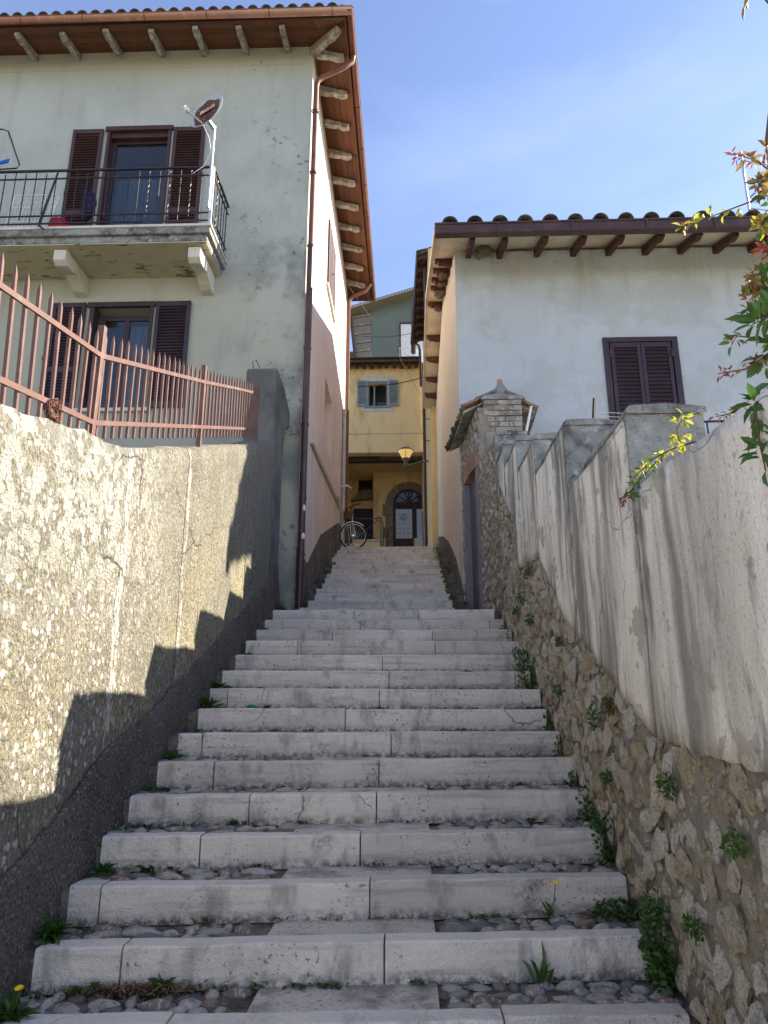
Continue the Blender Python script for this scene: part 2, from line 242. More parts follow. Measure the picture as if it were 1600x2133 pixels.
# ---------------------------------------------------------------- mesh helpers
class MB:
    def __init__(s): s.v = []; s.f = []; s.sm = []
    def add(s, vs, fs, smooth=False):
        o = len(s.v); s.v += [tuple(v) for v in vs]; s.f += [tuple(i + o for i in f) for f in fs]; s.sm += [smooth] * len(fs); return s
    def box(s, x0, y0, z0, x1, y1, z1):
        x0, x1 = sorted((x0, x1)); y0, y1 = sorted((y0, y1)); z0, z1 = sorted((z0, z1))
        return s.add([(x0, y0, z0), (x1, y0, z0), (x1, y1, z0), (x0, y1, z0), (x0, y0, z1), (x1, y0, z1), (x1, y1, z1), (x0, y1, z1)],
              [(0, 3, 2, 1), (4, 5, 6, 7), (0, 1, 5, 4), (1, 2, 6, 5), (2, 3, 7, 6), (3, 0, 4, 7)])
    def hexa(s, p): return s.add(p, [(0, 3, 2, 1), (4, 5, 6, 7), (0, 1, 5, 4), (1, 2, 6, 5), (2, 3, 7, 6), (3, 0, 4, 7)])
    def beam(s, a, b, w, h, up=(0, 0, 1)):
        a = Vector(a); b = Vector(b); d = (b - a).normalized(); u = Vector(up); r = d.cross(u)
        if r.length < 1e-4: r = d.cross(Vector((0, 1, 0)))
        r.normalize(); u = r.cross(d).normalized(); r = r * w / 2; u = u * h / 2
        return s.hexa([a - r - u, a + r - u, b + r - u, b - r - u, a - r + u, a + r + u, b + r + u, b - r + u])
    def prism(s, poly, ext):
        e = Vector(ext); n = len(poly); p = [Vector(q) for q in poly]
        s.add(p + [q + e for q in p], [tuple(range(n))[::-1], tuple(range(n, 2 * n))] + [(i, (i + 1) % n, n + (i + 1) % n, n + i) for i in range(n)]); return s
    def tube(s, pts, r, n=8, cap=True):
        pts = [Vector(p) for p in pts]; rs = r if isinstance(r, (list, tuple)) else [r] * len(pts)
        vs = []; fs = []; ref = Vector((0, 0, 1)) if abs((pts[-1] - pts[0]).normalized().z) < .9 else Vector((0, 1, 0)); pu = None
        for i, p in enumerate(pts):
            d = (pts[min(i + 1, len(pts) - 1)] - pts[max(i - 1, 0)]).normalized()
            u = d.cross(ref) if pu is None else pu - d * pu.dot(d)
            if u.length < 1e-5: u = d.orthogonal()
            u.normalize(); pu = u; w = d.cross(u)
            vs += [p + (u * cos(2 * pi * k / n) + w * sin(2 * pi * k / n)) * rs[i] for k in range(n)]
        for i in range(len(pts) - 1): fs += [(i * n + k, i * n + (k + 1) % n, (i + 1) * n + (k + 1) % n, (i + 1) * n + k) for k in range(n)]
        s.add(vs, fs, True)
        if cap: s.add(vs[:n], [tuple(range(n))[::-1]]); s.add(vs[-n:], [tuple(range(n))])
        return s
    def lathe(s, c, prof, n=20, ax=(0, 0, 1)):
        c = Vector(c); ax = Vector(ax).normalized(); u = ax.orthogonal().normalized(); w = ax.cross(u); vs = []; fs = []
        for r, h in prof: vs += [c + ax * h + (u * cos(2 * pi * k / n) + w * sin(2 * pi * k / n)) * r for k in range(n)]
        for i in range(len(prof) - 1): fs += [(i * n + k, i * n + (k + 1) % n, (i + 1) * n + (k + 1) % n, (i + 1) * n + k) for k in range(n)]
        return s.add(vs, fs, True)
    def leaf(s, c, d, nrm, L, w, fold=.25, droop=.15):
        c = Vector(c); d = Vector(d).normalized(); nrm = Vector(nrm); r = d.cross(nrm)
        if r.length < 1e-3: r = d.orthogonal()
        r.normalize(); n = r.cross(d).normalized(); r = r * w / 2; up = n * w * fold
        dz = lambda t: Vector((0, 0, -droop * L * t * t))
        P = [c, c + d * L * .3 + r * .85 + up + dz(.3), c + d * L * .65 + r * .8 + up + dz(.65), c + d * L + dz(1), c + d * L * .65 - r * .8 + up + dz(.65), c + d * L * .3 - r * .85 + up + dz(.3), c + d * L * .35 + dz(.35), c + d * L * .68 + dz(.68)]
        return s.add(P, [(0, 1, 6), (1, 2, 7, 6), (2, 3, 7), (3, 4, 7), (4, 5, 6, 7), (5, 0, 6)])
    def mesh(s, name, m, origin=(0, 0, 0)):
        me = bpy.data.meshes.new(name); o = Vector(origin); me.from_pydata([Vector(v) - o for v in s.v], [], s.f)
        me.polygons.foreach_set('use_smooth', s.sm); me.update(); me.materials.append(m); return me
    def build(s, name, m, parent=None, bevel=0, **k):
        o = bpy.data.objects.new(name, s.mesh(name, M[m] if isinstance(m, str) else m, off(parent))); COL.objects.link(o); o.parent = parent
        if bevel:
            b = o.modifiers.new('b', 'BEVEL'); b.width = bevel; b.segments = 2; b.limit_method = 'ANGLE'; b.angle_limit = R(40)
        for a, v in k.items(): o[a] = v
        return o
def off(p):
    v = Vector((0, 0, 0))
    while p: v += Vector(p.location); p = p.parent
    return v
def place(name, me, loc, parent=None, rot=None, sc=None, mtx=None):
    o = bpy.data.objects.new(name, me); COL.objects.link(o); o.parent = parent; l = Vector(loc) - off(parent)
    if mtx is not None: o.matrix_basis = Matrix.Translation(l) @ mtx
    else:
        o.location = l
        if rot: o.rotation_euler = rot
        if sc: o.scale = sc
    return o
def thing(name, label, cat, loc, group=None):
    o = bpy.data.objects.new(name, None); COL.objects.link(o); o.location = loc; o['label'] = label; o['category'] = cat
    if group: o['group'] = group
    o.empty_display_size = .1
    return o
def tag(o, label, cat, group=None):
    o['label'] = label; o['category'] = cat
    if group: o['group'] = group
    return o
def stuff(o, label=None): 
    o['kind'] = 'stuff'
    if label: o['label'] = label
    return o
def interp(tab, x):
    if x <= tab[0][0]: return tab[0][1] + (x - tab[0][0]) * (tab[1][1] - tab[0][1]) / (tab[1][0] - tab[0][0])
    for a, b in zip(tab, tab[1:]):
        if x <= b[0]: return a[1] + (x - a[0]) * (b[1] - a[1]) / (b[0] - a[0])
    a, b = tab[-2:]; return b[1] + (x - b[0]) * (b[1] - a[1]) / (b[0] - a[0])
def fbm(p, o=4): return noise.fractal(Vector(p), 1.0, 2.0, o)
def blob(seed, sub=2, k=.22, cuts=7):
    bm = bmesh.new(); bmesh.ops.create_icosphere(bm, subdivisions=sub, radius=1); rr = random.Random(seed)
    pl = []
    for _ in range(cuts):
        n = Vector((rr.gauss(0, 1), rr.gauss(0, 1), rr.gauss(0, 1))).normalized(); pl.append((n, rr.uniform(.58, .84)))
    for v in bm.verts:
        p = v.co.copy()
        for n, d in pl:
            t = p.dot(n)
            if t > d: p -= n * (t - d) * .85
        p *= 1 + k * noise.noise(v.co * 1.3 + Vector((seed * 3.1, 0, 0))) + k * .5 * noise.noise(v.co * 3.5 + Vector((0, seed * 2.7, 0)))
        v.co = p
    V = [v.co.copy() for v in bm.verts]; F = [tuple(v.index for v in f.verts) for f in bm.faces]; bm.free(); return V, F

# ---------------------------------------------------------------- ground and stairway (the setting)
H = .16
def SZ(k): return (k - 6.95) * H
YL = [2.93, 3.27, 3.6, 3.95, 4.28, 4.64, 5.0, 5.38, 5.76, 6.13, 6.52, 6.95, 7.42, 7.88, 8.28]
YR = [3.12, 3.52, 3.88, 4.26, 4.64, 5.0, 5.35, 5.7, 6.02, 6.33, 6.66, 7.03, 7.46, 7.9, 8.28]
XLE = [-1.53, -1.55, -1.58, -1.59, -1.59, -1.56, -1.56, -1.54, -1.57, -1.57, -1.56, -1.57, -1.57, -1.58, -1.57]
XRE = [1.05, 1.03, 1.06, 1.06, 1.10, 1.10, 1.08, 1.06, 1.08, 1.06, 1.10, 1.10, 1.08, 1.06, 1.01]
JO = {0: [-.9, .35], 1: [-1.2, -.11], 2: [-1.44, -.19], 3: [-1.09, -.26], 4: [-.92, -.19], 5: [-1.22, -.19], 6: [-1.4, -.12], 7: [-.47], 8: [-1.43, -.23], 9: [-.16, .93], 10: [-.23], 11: [-1.07, .27], 12: [-.78, .26], 13: [-.52, .91], 14: [-.62, .13]}
UY = {15: 9.25, 16: 9.7, 17: 10.15, 18: 10.6, 19: 11.06, 20: 11.52, 21: 11.94, 22: 12.36, 23: 12.78, 24: 13.2, 25: 13.6, 26: 14.0, 27: 14.4, 28: 14.8}
UJ = {15: [-.4], 16: [-.33], 17: [-1.05, -.22], 18: [-.98, -.34], 19: [-.95, -.3], 20: [-.4, .38], 21: [-.56], 22: [-.25], 23: [-.58], 24: [-.22, .28], 25: [-.26], 26: [-.42], 27: [-.8, -.17], 28: [-.25]}
g = MB(); g.add([(-400, -400, -1.6), (400, -400, -1.6), (400, 400, -1.6), (-400, 400, -1.6)], [(0, 1, 2, 3)])
g.build('ground', 'soil', kind='structure')
g = MB(); g.prism([(1.5, 1.3, -1.59), (1.5, 1.3, .7), (1.5, 10.1, .7), (1.5, 10.1, -1.59)], (9, 0, 0)); g.build('upper_garden_ground', 'soil', kind='structure')
g = MB(); g.box(-14, -14, -1.7, 12, 2.3, -1.59); g.build('street', mat('pale_street_paving', (.60, .54, .46), [((.50, .45, .38), N(3, .4, .7))], [(N(12, .2, .8), .4, .01)], rough=.85), kind='structure')  # unseen paving behind the viewer, added pale to bounce sunlight onto the risers
g = MB(); g.prism([(-2.05, 1.2, -1.59), (-2.05, 1.2, .7), (-2.05, 9.38, 2.2), (-2.05, 9.38, -1.59)], (-12, 0, 0)); g.build('terrace_ground', 'soil', kind='structure')
g = MB(); g.prism([(-1.7, 14.9, 1), (-1.7, 14.9, 3.364), (-1.7, 15.3, 3.37), (-1.7, 26.0, 5.75), (-1.7, 29.5, 5.85), (-1.7, 29.5, 1)], (2.52, 0, 0)); g.build('lane', 'lane', kind='structure')

stair = bpy.data.objects.new('stairway', None); COL.objects.link(stair); stair['kind'] = 'structure'; stair.location = (0, 2.2, -1.6); stair.empty_display_size = .2
def stepstone(x0, x1, yf0, yf1, z, depth=.11, h=.168, seed=0):
    # block from x0 to x1; the front edge runs from yf0 to yf1; uneven arrises
    n = max(2, int((x1 - x0) / .07)); rr = random.Random(seed); vs = []; fs = []
    dz = rr.uniform(-.006, .005); dy = rr.uniform(-.010, .010); tlt = rr.uniform(-.008, .008); b = .007
    for i in range(n + 1):
        t = i / n; x = x0 + (x1 - x0) * t; y = yf0 + (yf1 - yf0) * t + dy + tlt * (t - .5)
        w = noise.noise(Vector((x * 7, seed * 1.3, z * 5))) * .0045 + noise.noise(Vector((x * 23, seed, 2))) * .0025
        e = b if 0 < i < n else b * 1.5
        cw = max(0, noise.noise(Vector((x * 9, seed * 2.1, 7))) - .27) * .03
        zt = z + dz + w
        vs += [(x, y + depth, z - h), (x, y + w, z - h), (x, y - .002 + w, z - h * .5), (x, y + w, zt - e - cw), (x, y + e + w + cw, zt), (x, y + depth, zt + .001)]
    for i in range(n):
        o = i * 6
        fs += [(o + k, o + 6 + k, o + 6 + (k + 1), o + k + 1) for k in range(5)]
    fs += [tuple(range(6))[::-1], tuple(range(n * 6, n * 6 + 6))]
    return MB().add(vs, fs)
cobv = [blob(100 + i, 2, .12, 4) for i in range(8)]; cobme = [MB().add(v, f, True).mesh('cobble', M['cob']) for v, f in cobv]
cobcount = 0; cobrest = MB()
def yat(k, x):
    t = (x - XLE[k]) / (XRE[k] - XLE[k]); return YL[k] + (YR[k] - YL[k]) * t
for k in range(-2, 15):
    if k < 0:
        ya, yb, xa, xb = YL[0] + .36 * k, YR[0] + .38 * k, XLE[0], XRE[0]; js = [-1.0, -.1 + .2 * k]
        f = lambda x, ya=ya, yb=yb, xa=xa, xb=xb: ya + (yb - ya) * (x - xa) / (xb - xa)
    else:
        ya, yb, xa, xb = YL[k], YR[k], XLE[k], XRE[k]; js = JO[k]; f = lambda x, k=k: yat(k, x)
    z = SZ(k); nx = (lambda x, k=k: (yat(k + 1, x) if 0 <= k + 1 < 15 else (f(x) + .37 if k < 14 else 9.25)))
    xs = [xa] + js + [xb]
    for i in range(len(xs) - 1):
        gl = .004 if i else 0; gr = .004 if i < len(xs) - 2 else 0
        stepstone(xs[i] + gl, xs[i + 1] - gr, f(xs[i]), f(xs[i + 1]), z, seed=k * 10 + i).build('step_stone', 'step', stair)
    # mortar bed under the tread
    b = MB(); L, Rr = -1.70, 1.2
    n = 16; vs = []; fs = []
    for i in range(n + 1):
        x = L + (Rr - L) * i / n; y0 = f(x) + .012; y1 = nx(x) + .04
        for j in range(6):
            y = y0 + (y1 - y0) * j / 5
            zt = z - .016 + (.012 * noise.noise(Vector((x * 9, y * 9, k))) if j > 0 else -.012)
            vs.append((x, y, zt))
        vs += [(x, y1, z - .4), (x, y0, z - .4)]
    for i in range(n):
        o = i * 8
        for j in range(8): fs.append((o + j, o + (j + 1) % 8, o + 8 + (j + 1) % 8, o + 8 + j))
    fs += [tuple(range(8)), tuple(range(n * 8, n * 8 + 8))[::-1]]
    b.add(vs, fs).build('mortar_bed', 'bed', stair)
    # middle slab of the tread
    if k < 14:
        s = MB(); xl, xr = -.63, .115; g1 = .115; a, c = f(xl) + g1, f(xr) + g1; d, e = nx(xl) + .01, nx(xr) + .01
        zt = z - .002
        s.hexa([(xl, a, z - .06), (xr, c, z - .06), (xr, e, z - .06), (xl, d, z - .06), (xl, a, zt), (xr, c, zt), (xr, e, zt), (xl, d, zt)])
        s.build('tread_slab', 'slab', stair, bevel=.006)
    # cobbles
    rr = random.Random(900 + k)
    for (xa2, xb2) in ((-1.66, -.645), (.13, 1.10)):
        y0b = .125; dep = nx((xa2 + xb2) / 2) - f((xa2 + xb2) / 2) - y0b if k < 14 else .85
        rows = max(3, round(dep / .075)); 
        for r in range(rows):
            x = xa2 + rr.uniform(0, .05)
            while x < xb2:
                w = rr.choice((.05, .06, .08, .095, .11, .13, .17)) * rr.uniform(.85, 1.15)
                if x + w > xb2 + .03: break
                cx = x + w / 2; cy = f(cx) + y0b + dep * (r + .5) / rows + rr.uniform(-.014, .014)
                hh = dep / rows * rr.uniform(.42, .60); sc = (w * .57, hh * 1.2, rr.uniform(.022, .034)); rz = rr.uniform(-.45, .45); cz = z - .022 + rr.uniform(-.005, .006)
                i = rr.randrange(8); x += w + rr.uniform(-.004, .008)
                if rr.random() < .06: continue
                if -1 < k < 6 and cobcount < 300:
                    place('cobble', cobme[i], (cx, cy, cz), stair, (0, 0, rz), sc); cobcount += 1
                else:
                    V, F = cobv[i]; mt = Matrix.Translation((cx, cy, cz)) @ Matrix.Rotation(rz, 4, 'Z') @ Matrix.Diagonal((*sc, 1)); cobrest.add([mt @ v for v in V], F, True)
stuff(cobrest.build('small_cobbles', 'cobs', stair))
for k in range(15, 29):
    y = UY[k]; z = SZ(k); xa = -1.34 - (.1 if k > 24 else 0); xb = .62
    if k == 15: xa = -1.40
    xs = [xa + random.uniform(-.03, .03)] + UJ[k] + [xb]
    for i in range(len(xs) - 1):
        stepstone(xs[i] + (.003 if i else 0), xs[i + 1] - (.003 if i < len(xs) - 2 else 0), y, y + .02, z, seed=400 + k * 10 + i).build('step_stone', 'step', stair)
    b = MB(); b.box(-1.52, y + .03, z - .5, .85, (UY[k + 1] if k < 28 else 15.0) + .03, z - .012); b.build('mortar_bed', 'bed', stair)
    if k < 28: MB().box(xa, y + .118, z - .04, xb, UY[k + 1] + .01, z - .003).build('tread_slab', 'slab', stair, bevel=.005)

# ---------------------------------------------------------------- wall sheets
def wall_sheet(name, m, parent, y0, y1, top, bot, xf, thick, sgn, dy=.07, dz=.08, rough=.006, toprough=.012, seed=0, nz_=.0, bevel=.02):
    """wall running along y; its visible face is at x = xf(y,z) and looks towards sgn (+1: +X)."""
    ny = int((y1 - y0) / dy) + 1; vs = []; fs = []; hmax = max(top(y0 + (y1 - y0) * i / ny) - bot(y0 + (y1 - y0) * i / ny) for i in range(ny + 1)); nzz = max(2, int(hmax / dz))
    for i in range(ny + 1):
        y = y0 + (y1 - y0) * i / ny; zt = top(y) + toprough * fbm((y * 6, seed, 1), 3); zb = bot(y)
        for j in range(nzz + 1):
            z = zb + (zt - zb) * j / nzz; x = xf(y, z) + sgn * (rough * fbm((y * 2.2, z * 2.2, seed), 3) + rough * .5 * noise.noise(Vector((y * 11, z * 11, seed))))
            if j == nzz: x -= sgn * bevel
            vs.append((x, y, z - (bevel if j == nzz - 0 and False else 0)))
        x = xf(y, zt)
        vs.append((x - sgn * thick * .5, y, zt + .01 + toprough * .6 * noise.noise(Vector((y * 13, 3, seed)))))
        vs.append((x - sgn * thick, y, zt - .01)); vs.append((x - sgn * thick, y, zb))
    c = nzz + 4
    for i in range(ny):
        for j in range(c): fs.append((i * c + j, i * c + (j + 1) % c, (i + 1) * c + (j + 1) % c, (i + 1) * c + j))
    fs += [tuple(range(c)), tuple(range(ny * c, ny * c + c))[::-1]]
    if sgn < 0: fs = [tuple(reversed(f)) for f in fs]
    mb = MB().add(vs, fs, True); mb.sm[-1] = mb.sm[-2] = False; mb.v = [tuple(v) for v in mb.v]
    return mb.build(name, m, parent)
stz = lambda y: .416 * y - 2.32

# left retaining wall
lw = thing('retaining_wall', 'tall beige plastered wall with white lichen spots on the left of the stairs', 'wall', (-1.8, 3, -1.6))
LT = [(-3, .6), (1, 1.02), (2.66, 1.23), (3.04, 1.32), (3.54, 1.44), (3.97, 1.52), (5.13, 1.96), (7.34, 2.85), (8.3, 3.28)]
def lxf(y, z): return -1.68 + (.03 if y > 5.1 else 0) * min(1, (y - 5.1) / .25) - .02 * max(0, min(1, (4.1 - y) / .3)) * 0
wall_sheet('plaster_face', 'lwall', lw, 1.2, 8.3, lambda y: interp(LT, y), lambda y: max(-1.65, stz(y) - .6), lxf, .35, 1, rough=.012, toprough=.02, seed=3)
wall_sheet('roughcast_base', 'rough', lw, 1.2, 8.95, lambda y: stz(y) + .36 + .09 * noise.noise(Vector((y * 1.1, 5, 0))), lambda y: max(-1.65, stz(y) - .62), lambda y, z: -1.635 + .015 * max(0, 1 - (z - stz(y)) / .3), .05, 1, dz=.06, rough=.01, toprough=.03, seed=8, bevel=.012)
# taller end of that wall beside the house, with the arched niche
pw = thing('wall_pier', 'dark grey weathered pier with arched niche where the left wall meets the house', 'pier', (-1.86, 8.8, 1))
def pierpoly(x):
    P = [(8.31, .4), (8.98, .4), (8.98, 3.25)] + [(8.98 + .42 * (1 - cos(t)), 3.25 + .62 * sin(t)) for t in [pi / 2 * i / 8 for i in range(1, 9)]] + [(9.395, 4.12), (9.1, 4.22), (8.9, 4.29), (8.45, 4.31), (8.36, 4.30), (8.31, 4.24)]
    return [(x, y, z) for y, z in P]
MB().prism(pierpoly(-1.66), (-.40, 0, 0)).build('pier_body', 'roughL', pw, bevel=.03)
MB().box(-1.86, 8.99, .5, -1.80, 9.39, 4.0).build('niche_panel', 'lh', pw)
MB().tube([(-1.70, 8.99 + .36 * (1 - cos(t)), 3.25 + .55 * sin(t)) for t in [pi / 2 * i / 8 for i in range(9)]], .018, 6).build('niche_moulding', 'trim', pw)
MB().tube([(-1.98, 8.4, 4.30), (-1.99, 8.34, 4.38), (-1.95, 8.36, 4.42), (-1.9, 8.38, 4.31)], .006, 5).build('wire_loop', 'iron', pw)

# ---------------------------------------------------------------- fence on the left wall
fe = thing('iron_fence', 'reddish brown spiked iron fence standing on the left wall', 'fence', (-1.72, 4, 1.3))
RU = [(1, 1.45), (2.56, 1.74), (3.59, 1.94), (5.5, 2.71), (7.17, 3.41), (7.7, 3.62)]; RL = [(1, 1.08), (2.67, 1.34), (3.54, 1.51), (6.84, 2.83), (7.7, 3.17)]
TT = [(1, 1.62), (2.63, 1.92), (3.59, 2.10), (5.53, 2.86), (7.6, 3.72)]
XF = -1.74
for i in range(2):
    tb = (RU, RL)[i]; ys = [1.2, 2.6, 3.6, 4.6, 5.54, 6.6, 7.64]
    for a, b in ((1.2, 3.6), (3.6, 5.54), (5.54, 7.64)):
        mb = MB(); pts = [y for y in [a, (a + b) / 2, b]]
        for p, q in zip(pts, pts[1:]): mb.beam((XF + .012, p, interp(tb, p)), (XF + .012, q, interp(tb, q)), .012, .028)
        mb.build('rail', 'fence', fe)
barm = {}
y = 1.25; n = 0
while y < 7.6:
    if min(abs(y - 3.6), abs(y - 5.54)) > .04:
        t = interp(TT, y) + random.uniform(-.008, .008); b = max(interp(RL, y) - .09, interp(LT, y) + (.0 if y < 3.7 else .03)); b = min(b, interp(RL, y) - .06); ln = .012 * (1 + random.uniform(-.3, .3)) + (.05 if y < 3.4 else 0) * (3.6 - y); h = .0082
        mb = MB(); dx = random.uniform(-.003, .003)
        mb.hexa([(XF - h, y - h + ln, b), (XF + h, y - h + ln, b), (XF + h, y + h + ln, b), (XF - h, y + h + ln, b), (XF - h + dx, y - h, t - .05), (XF + h + dx, y - h, t - .05), (XF + h + dx, y + h, t - .05), (XF - h + dx, y + h, t - .05)])
        mb.add([(XF - h + dx, y - h, t - .05), (XF + h + dx, y - h, t - .05), (XF + h + dx, y + h, t - .05), (XF - h + dx, y + h, t - .05), (XF + dx, y, t)], [(0, 1, 4), (1, 2, 4), (2, 3, 4), (3, 0, 4)])
        mb.build('bar', 'fence', fe)
    y += .1045
for yp, zt in ((3.6, 2.13), (5.54, 2.88), (7.64, 3.74)):
    MB().box(XF - .02, yp - .02, interp(LT, yp) - .05, XF + .02, yp + .02, zt).build('post', 'fence', fe, bevel=.003)
wb = MB(); rr = random.Random(5)
for q in range(26):
    c = Vector((XF + .02, 3.15, 1.41)); pts = []; a0 = rr.uniform(0, 6.28); e = rr.uniform(.03, .06); tl = rr.uniform(-.8, .8)
    for t in range(9): a = a0 + t * .6; pts.append(c + Vector((sin(a) * tl * e * .6, cos(a) * e * 1.2, sin(a) * e)) + Vector((rr.gauss(0, .006), rr.gauss(0, .006), rr.gauss(0, .006))))
    wb.tube(pts, .0022, 4, False)
tag(wb.build('wire_bundle', 'rust'), 'tangle of rusty wire wrapped on the lower rail of the fence', 'wire')

# ---------------------------------------------------------------- right garden wall: rubble base and stepped plaster top
rw = thing('garden_wall', 'stepped garden wall, plaster above rubble stone, along the right of the stairs', 'wall', (1.3, 4, -1.6))
BT = [(-3, -1.0), (.5, -.5), (1.6, -.24), (2.38, -.18), (2.8, -.16), (3.29, -.12), (3.7, .05), (4.3, .32), (4.98, .61), (5.4, .93), (5.81, 1.26), (5.86, 1.24), (6.9, 1.34), (6.93, 1.82), (7.6, 2.25), (8.2, 2.75)]
core = wall_sheet('rubble_core', 'mortar', rw, 1.3, 8.22, lambda y: interp(BT, y) + .05, lambda y: max(-1.65, stz(y) - .75), lambda y, z: 1.115, .33, -1, rough=.02, toprough=.0, seed=21, dy=.05, dz=.05)
STEPS = [(1.3, 3.28, 1.0), (3.28, 4.58, 1.46), (4.58, 5.68, 1.94), (5.68, 6.58, 2.27), (6.58, 7.45, 2.61), (7.45, 8.08, 2.90), (8.08, 8.30, 3.27)]
for a, b, zt in STEPS:
    if zt == 1.0: tf = lambda y: .79 + .07 * y
    else: tf = lambda y, zt=zt, a=a: zt - .055 + .012 * (y - a)
    bf = lambda y: interp(BT, y) + .016 * noise.noise(Vector((y * 4, 1, 1))) + .018 * noise.noise(Vector((y * 13, 4, 1))) + .010 * noise.noise(Vector((y * 31, 7, 1)))
    wall_sheet('plaster_coat', 'coat', rw, a + .004, b - .0, tf, bf, lambda y, z: 1.088, .375, -1, dy=.04, rough=.009, toprough=.004, seed=30 + a, bevel=.0)
    # coping
    if zt == 1.0: continue
    wall_sheet('coping', 'cap', rw, a - .02, b - .022, lambda y, tf=tf: tf(y) + .045, lambda y, tf=tf: tf(y) - .002, lambda y, z: 1.083, .39, -1, dy=.06, dz=.03, rough=.006, toprough=.012, seed=50 + a, bevel=.02)
    if zt > 1.0: # weathered end face of the step, towards the viewer
        mb = MB(); nn = 10
        pz = zt - .056; zb = tf(a) - .60
        vs = []; fs = []
        for i in range(nn + 1):
            for j in range(nn + 1): vs.append((1.082 + .378 * i / nn, a - .004 - .006 * abs(fbm((i * .5, j * .5, a), 3)), zb + (pz - zb) * j / nn))
        for i in range(nn):
            for j in range(nn): q = i * (nn + 1) + j; fs.append((q, q + nn + 1, q + nn + 2, q + 1))
        base = len(vs); vs += [(1.082, a + .02, zb), (1.46, a + .02, zb), (1.46, a + .02, pz), (1.082, a + .02, pz)]
        fs += [(base, base + 3, base + 2, base + 1), tuple([i * (nn + 1) for i in range(nn, -1, -1)] + [base, base + 1])]
        mb.add(vs, fs, False).build('end_face', 'cap', rw)
# stones
stv = [blob(i, 3, .42, 14) for i in range(16)]; stme = [MB().add(v, f, False).mesh('stone', M['wst']) for v, f in stv]
rr = random.Random(11); pts = []; tries = 0
while tries < 26000:
    tries += 1; y = rr.uniform(1.3, 8.15); big = rr.random()
    r = rr.uniform(.052, .095) if tries < 3000 else (rr.uniform(.036, .062) if tries < 9000 else rr.uniform(.018, .04))
    zb = stz(y) - .16; zt = interp(BT, y) + .02
    if zt < zb: continue
    z = rr.uniform(zb, zt)
    if z + r * .9 > interp(BT, y) - .01: continue
    if any((y - p[0]) ** 2 + (z - p[1]) ** 2 < ((r + p[2]) * .97) ** 2 for p in pts): continue
    pts.append((y, z, r))
vis = [p for p in pts if p[0] > 1.9]; vis.sort(key=lambda p: -p[2] / p[0] ** 1.0); chosen = set(vis[:300]); rest = MB()
for p in pts:
    y, z, r = p; i = rr.randrange(16); el = rr.uniform(1.0, 1.55); th = rr.uniform(-pi, pi) if rr.random() < .4 else rr.gauss(pi / 2, .5)
    sc = (r * rr.uniform(.38, .55), r * el, r / el ** .55)
    mt = Matrix.Rotation(th, 4, 'X') @ Matrix.Rotation(rr.uniform(-.2, .2), 4, 'Z') @ Matrix.Diagonal((*sc, 1))
    loc = (1.114 - sc[0] * .05, y, z)
    if p in chosen: place('stone', stme[i], loc, rw, mtx=mt)
    else:
        mt = Matrix.Translation(loc) @ mt; V, F = stv[i]; rest.add([mt @ v for v in V], F, False)
stuff(rest.build('small_stones', 'wsts', rw))

# ---------------------------------------------------------------- shared builders for houses
def tile_me(name, m, L=.42, r=.085, taper=.78, th=.014, n=8):
    """barrel tile lying along -y (wide end at y=0), arching up"""
    mb = MB(); vs = []
    for (y, k) in ((0, 1), (L, taper)):
        for rad in (r * k, r * k - th):
            for i in range(n + 1):
                a = pi * i / n; vs.append((cos(a) * rad, y, sin(a) * rad * .92))
    m_ = n + 1; fs = []
    for i in range(n):
        fs += [(i, i + 1, 2 * m_ + i + 1, 2 * m_ + i), (m_ + i + 1, m_ + i, 3 * m_ + i, 3 * m_ + i + 1), (i + 1, i, m_ + i, m_ + i + 1), (2 * m_ + i, 2 * m_ + i + 1, 3 * m_ + i + 1, 3 * m_ + i)]
    fs += [(0, 2 * m_, 3 * m_, m_), (n, m_ + n, 3 * m_ + n, 2 * m_ + n)]
    mb.add(vs, fs, True); return mb.mesh(name, M[m])
TILE = tile_me('roof_tile', 'tile'); TILED = tile_me('roof_tile', 'tiled', r=.10)
def shutter(parent, x0, x1, z0, z1, y, m, pitch=.05, mid=True, handed=0, sub=True):
    """louvred leaf in the plane y, facing -y"""
    fw = .055; mb = MB(); mb.box(x0, y - .018, z0, x0 + fw, y + .018, z1); mb.box(x1 - fw, y - .018, z0, x1, y + .018, z1)
    mb.box(x0 + fw, y - .016, z0, x1 - fw, y + .016, z0 + .09); mb.box(x0 + fw, y - .016, z1 - .08, x1 - fw, y + .016, z1)
    zm = z0 + (z1 - z0) * .36
    if mid: mb.box(x0 + fw, y - .016, zm - .04, x1 - fw, y + .016, zm + .04)
    mb.box(x0 + fw, y + .013, z0 + .09, x1 - fw, y + .017, z1 - .08)
    o = mb.build('shutter', m, parent)
    sl = MB(); w = x1 - x0 - 2 * fw
    sl.hexa([(-w / 2, -.014, -.022), (w / 2, -.014, -.022), (w / 2, -.008, -.024), (-w / 2, -.008, -.024), (-w / 2, .008, .020), (w / 2, .008, .020), (w / 2, .012, .018), (-w / 2, .012, .018)])
    me = sl.mesh('slat', M[m]); z = z0 + .09 + pitch * .6
    while z < z1 - .09:
        if not mid or abs(z - zm) > .045: place('slat', me, ((x0 + x1) / 2, y - .003, z), o)
        z += pitch
    return o
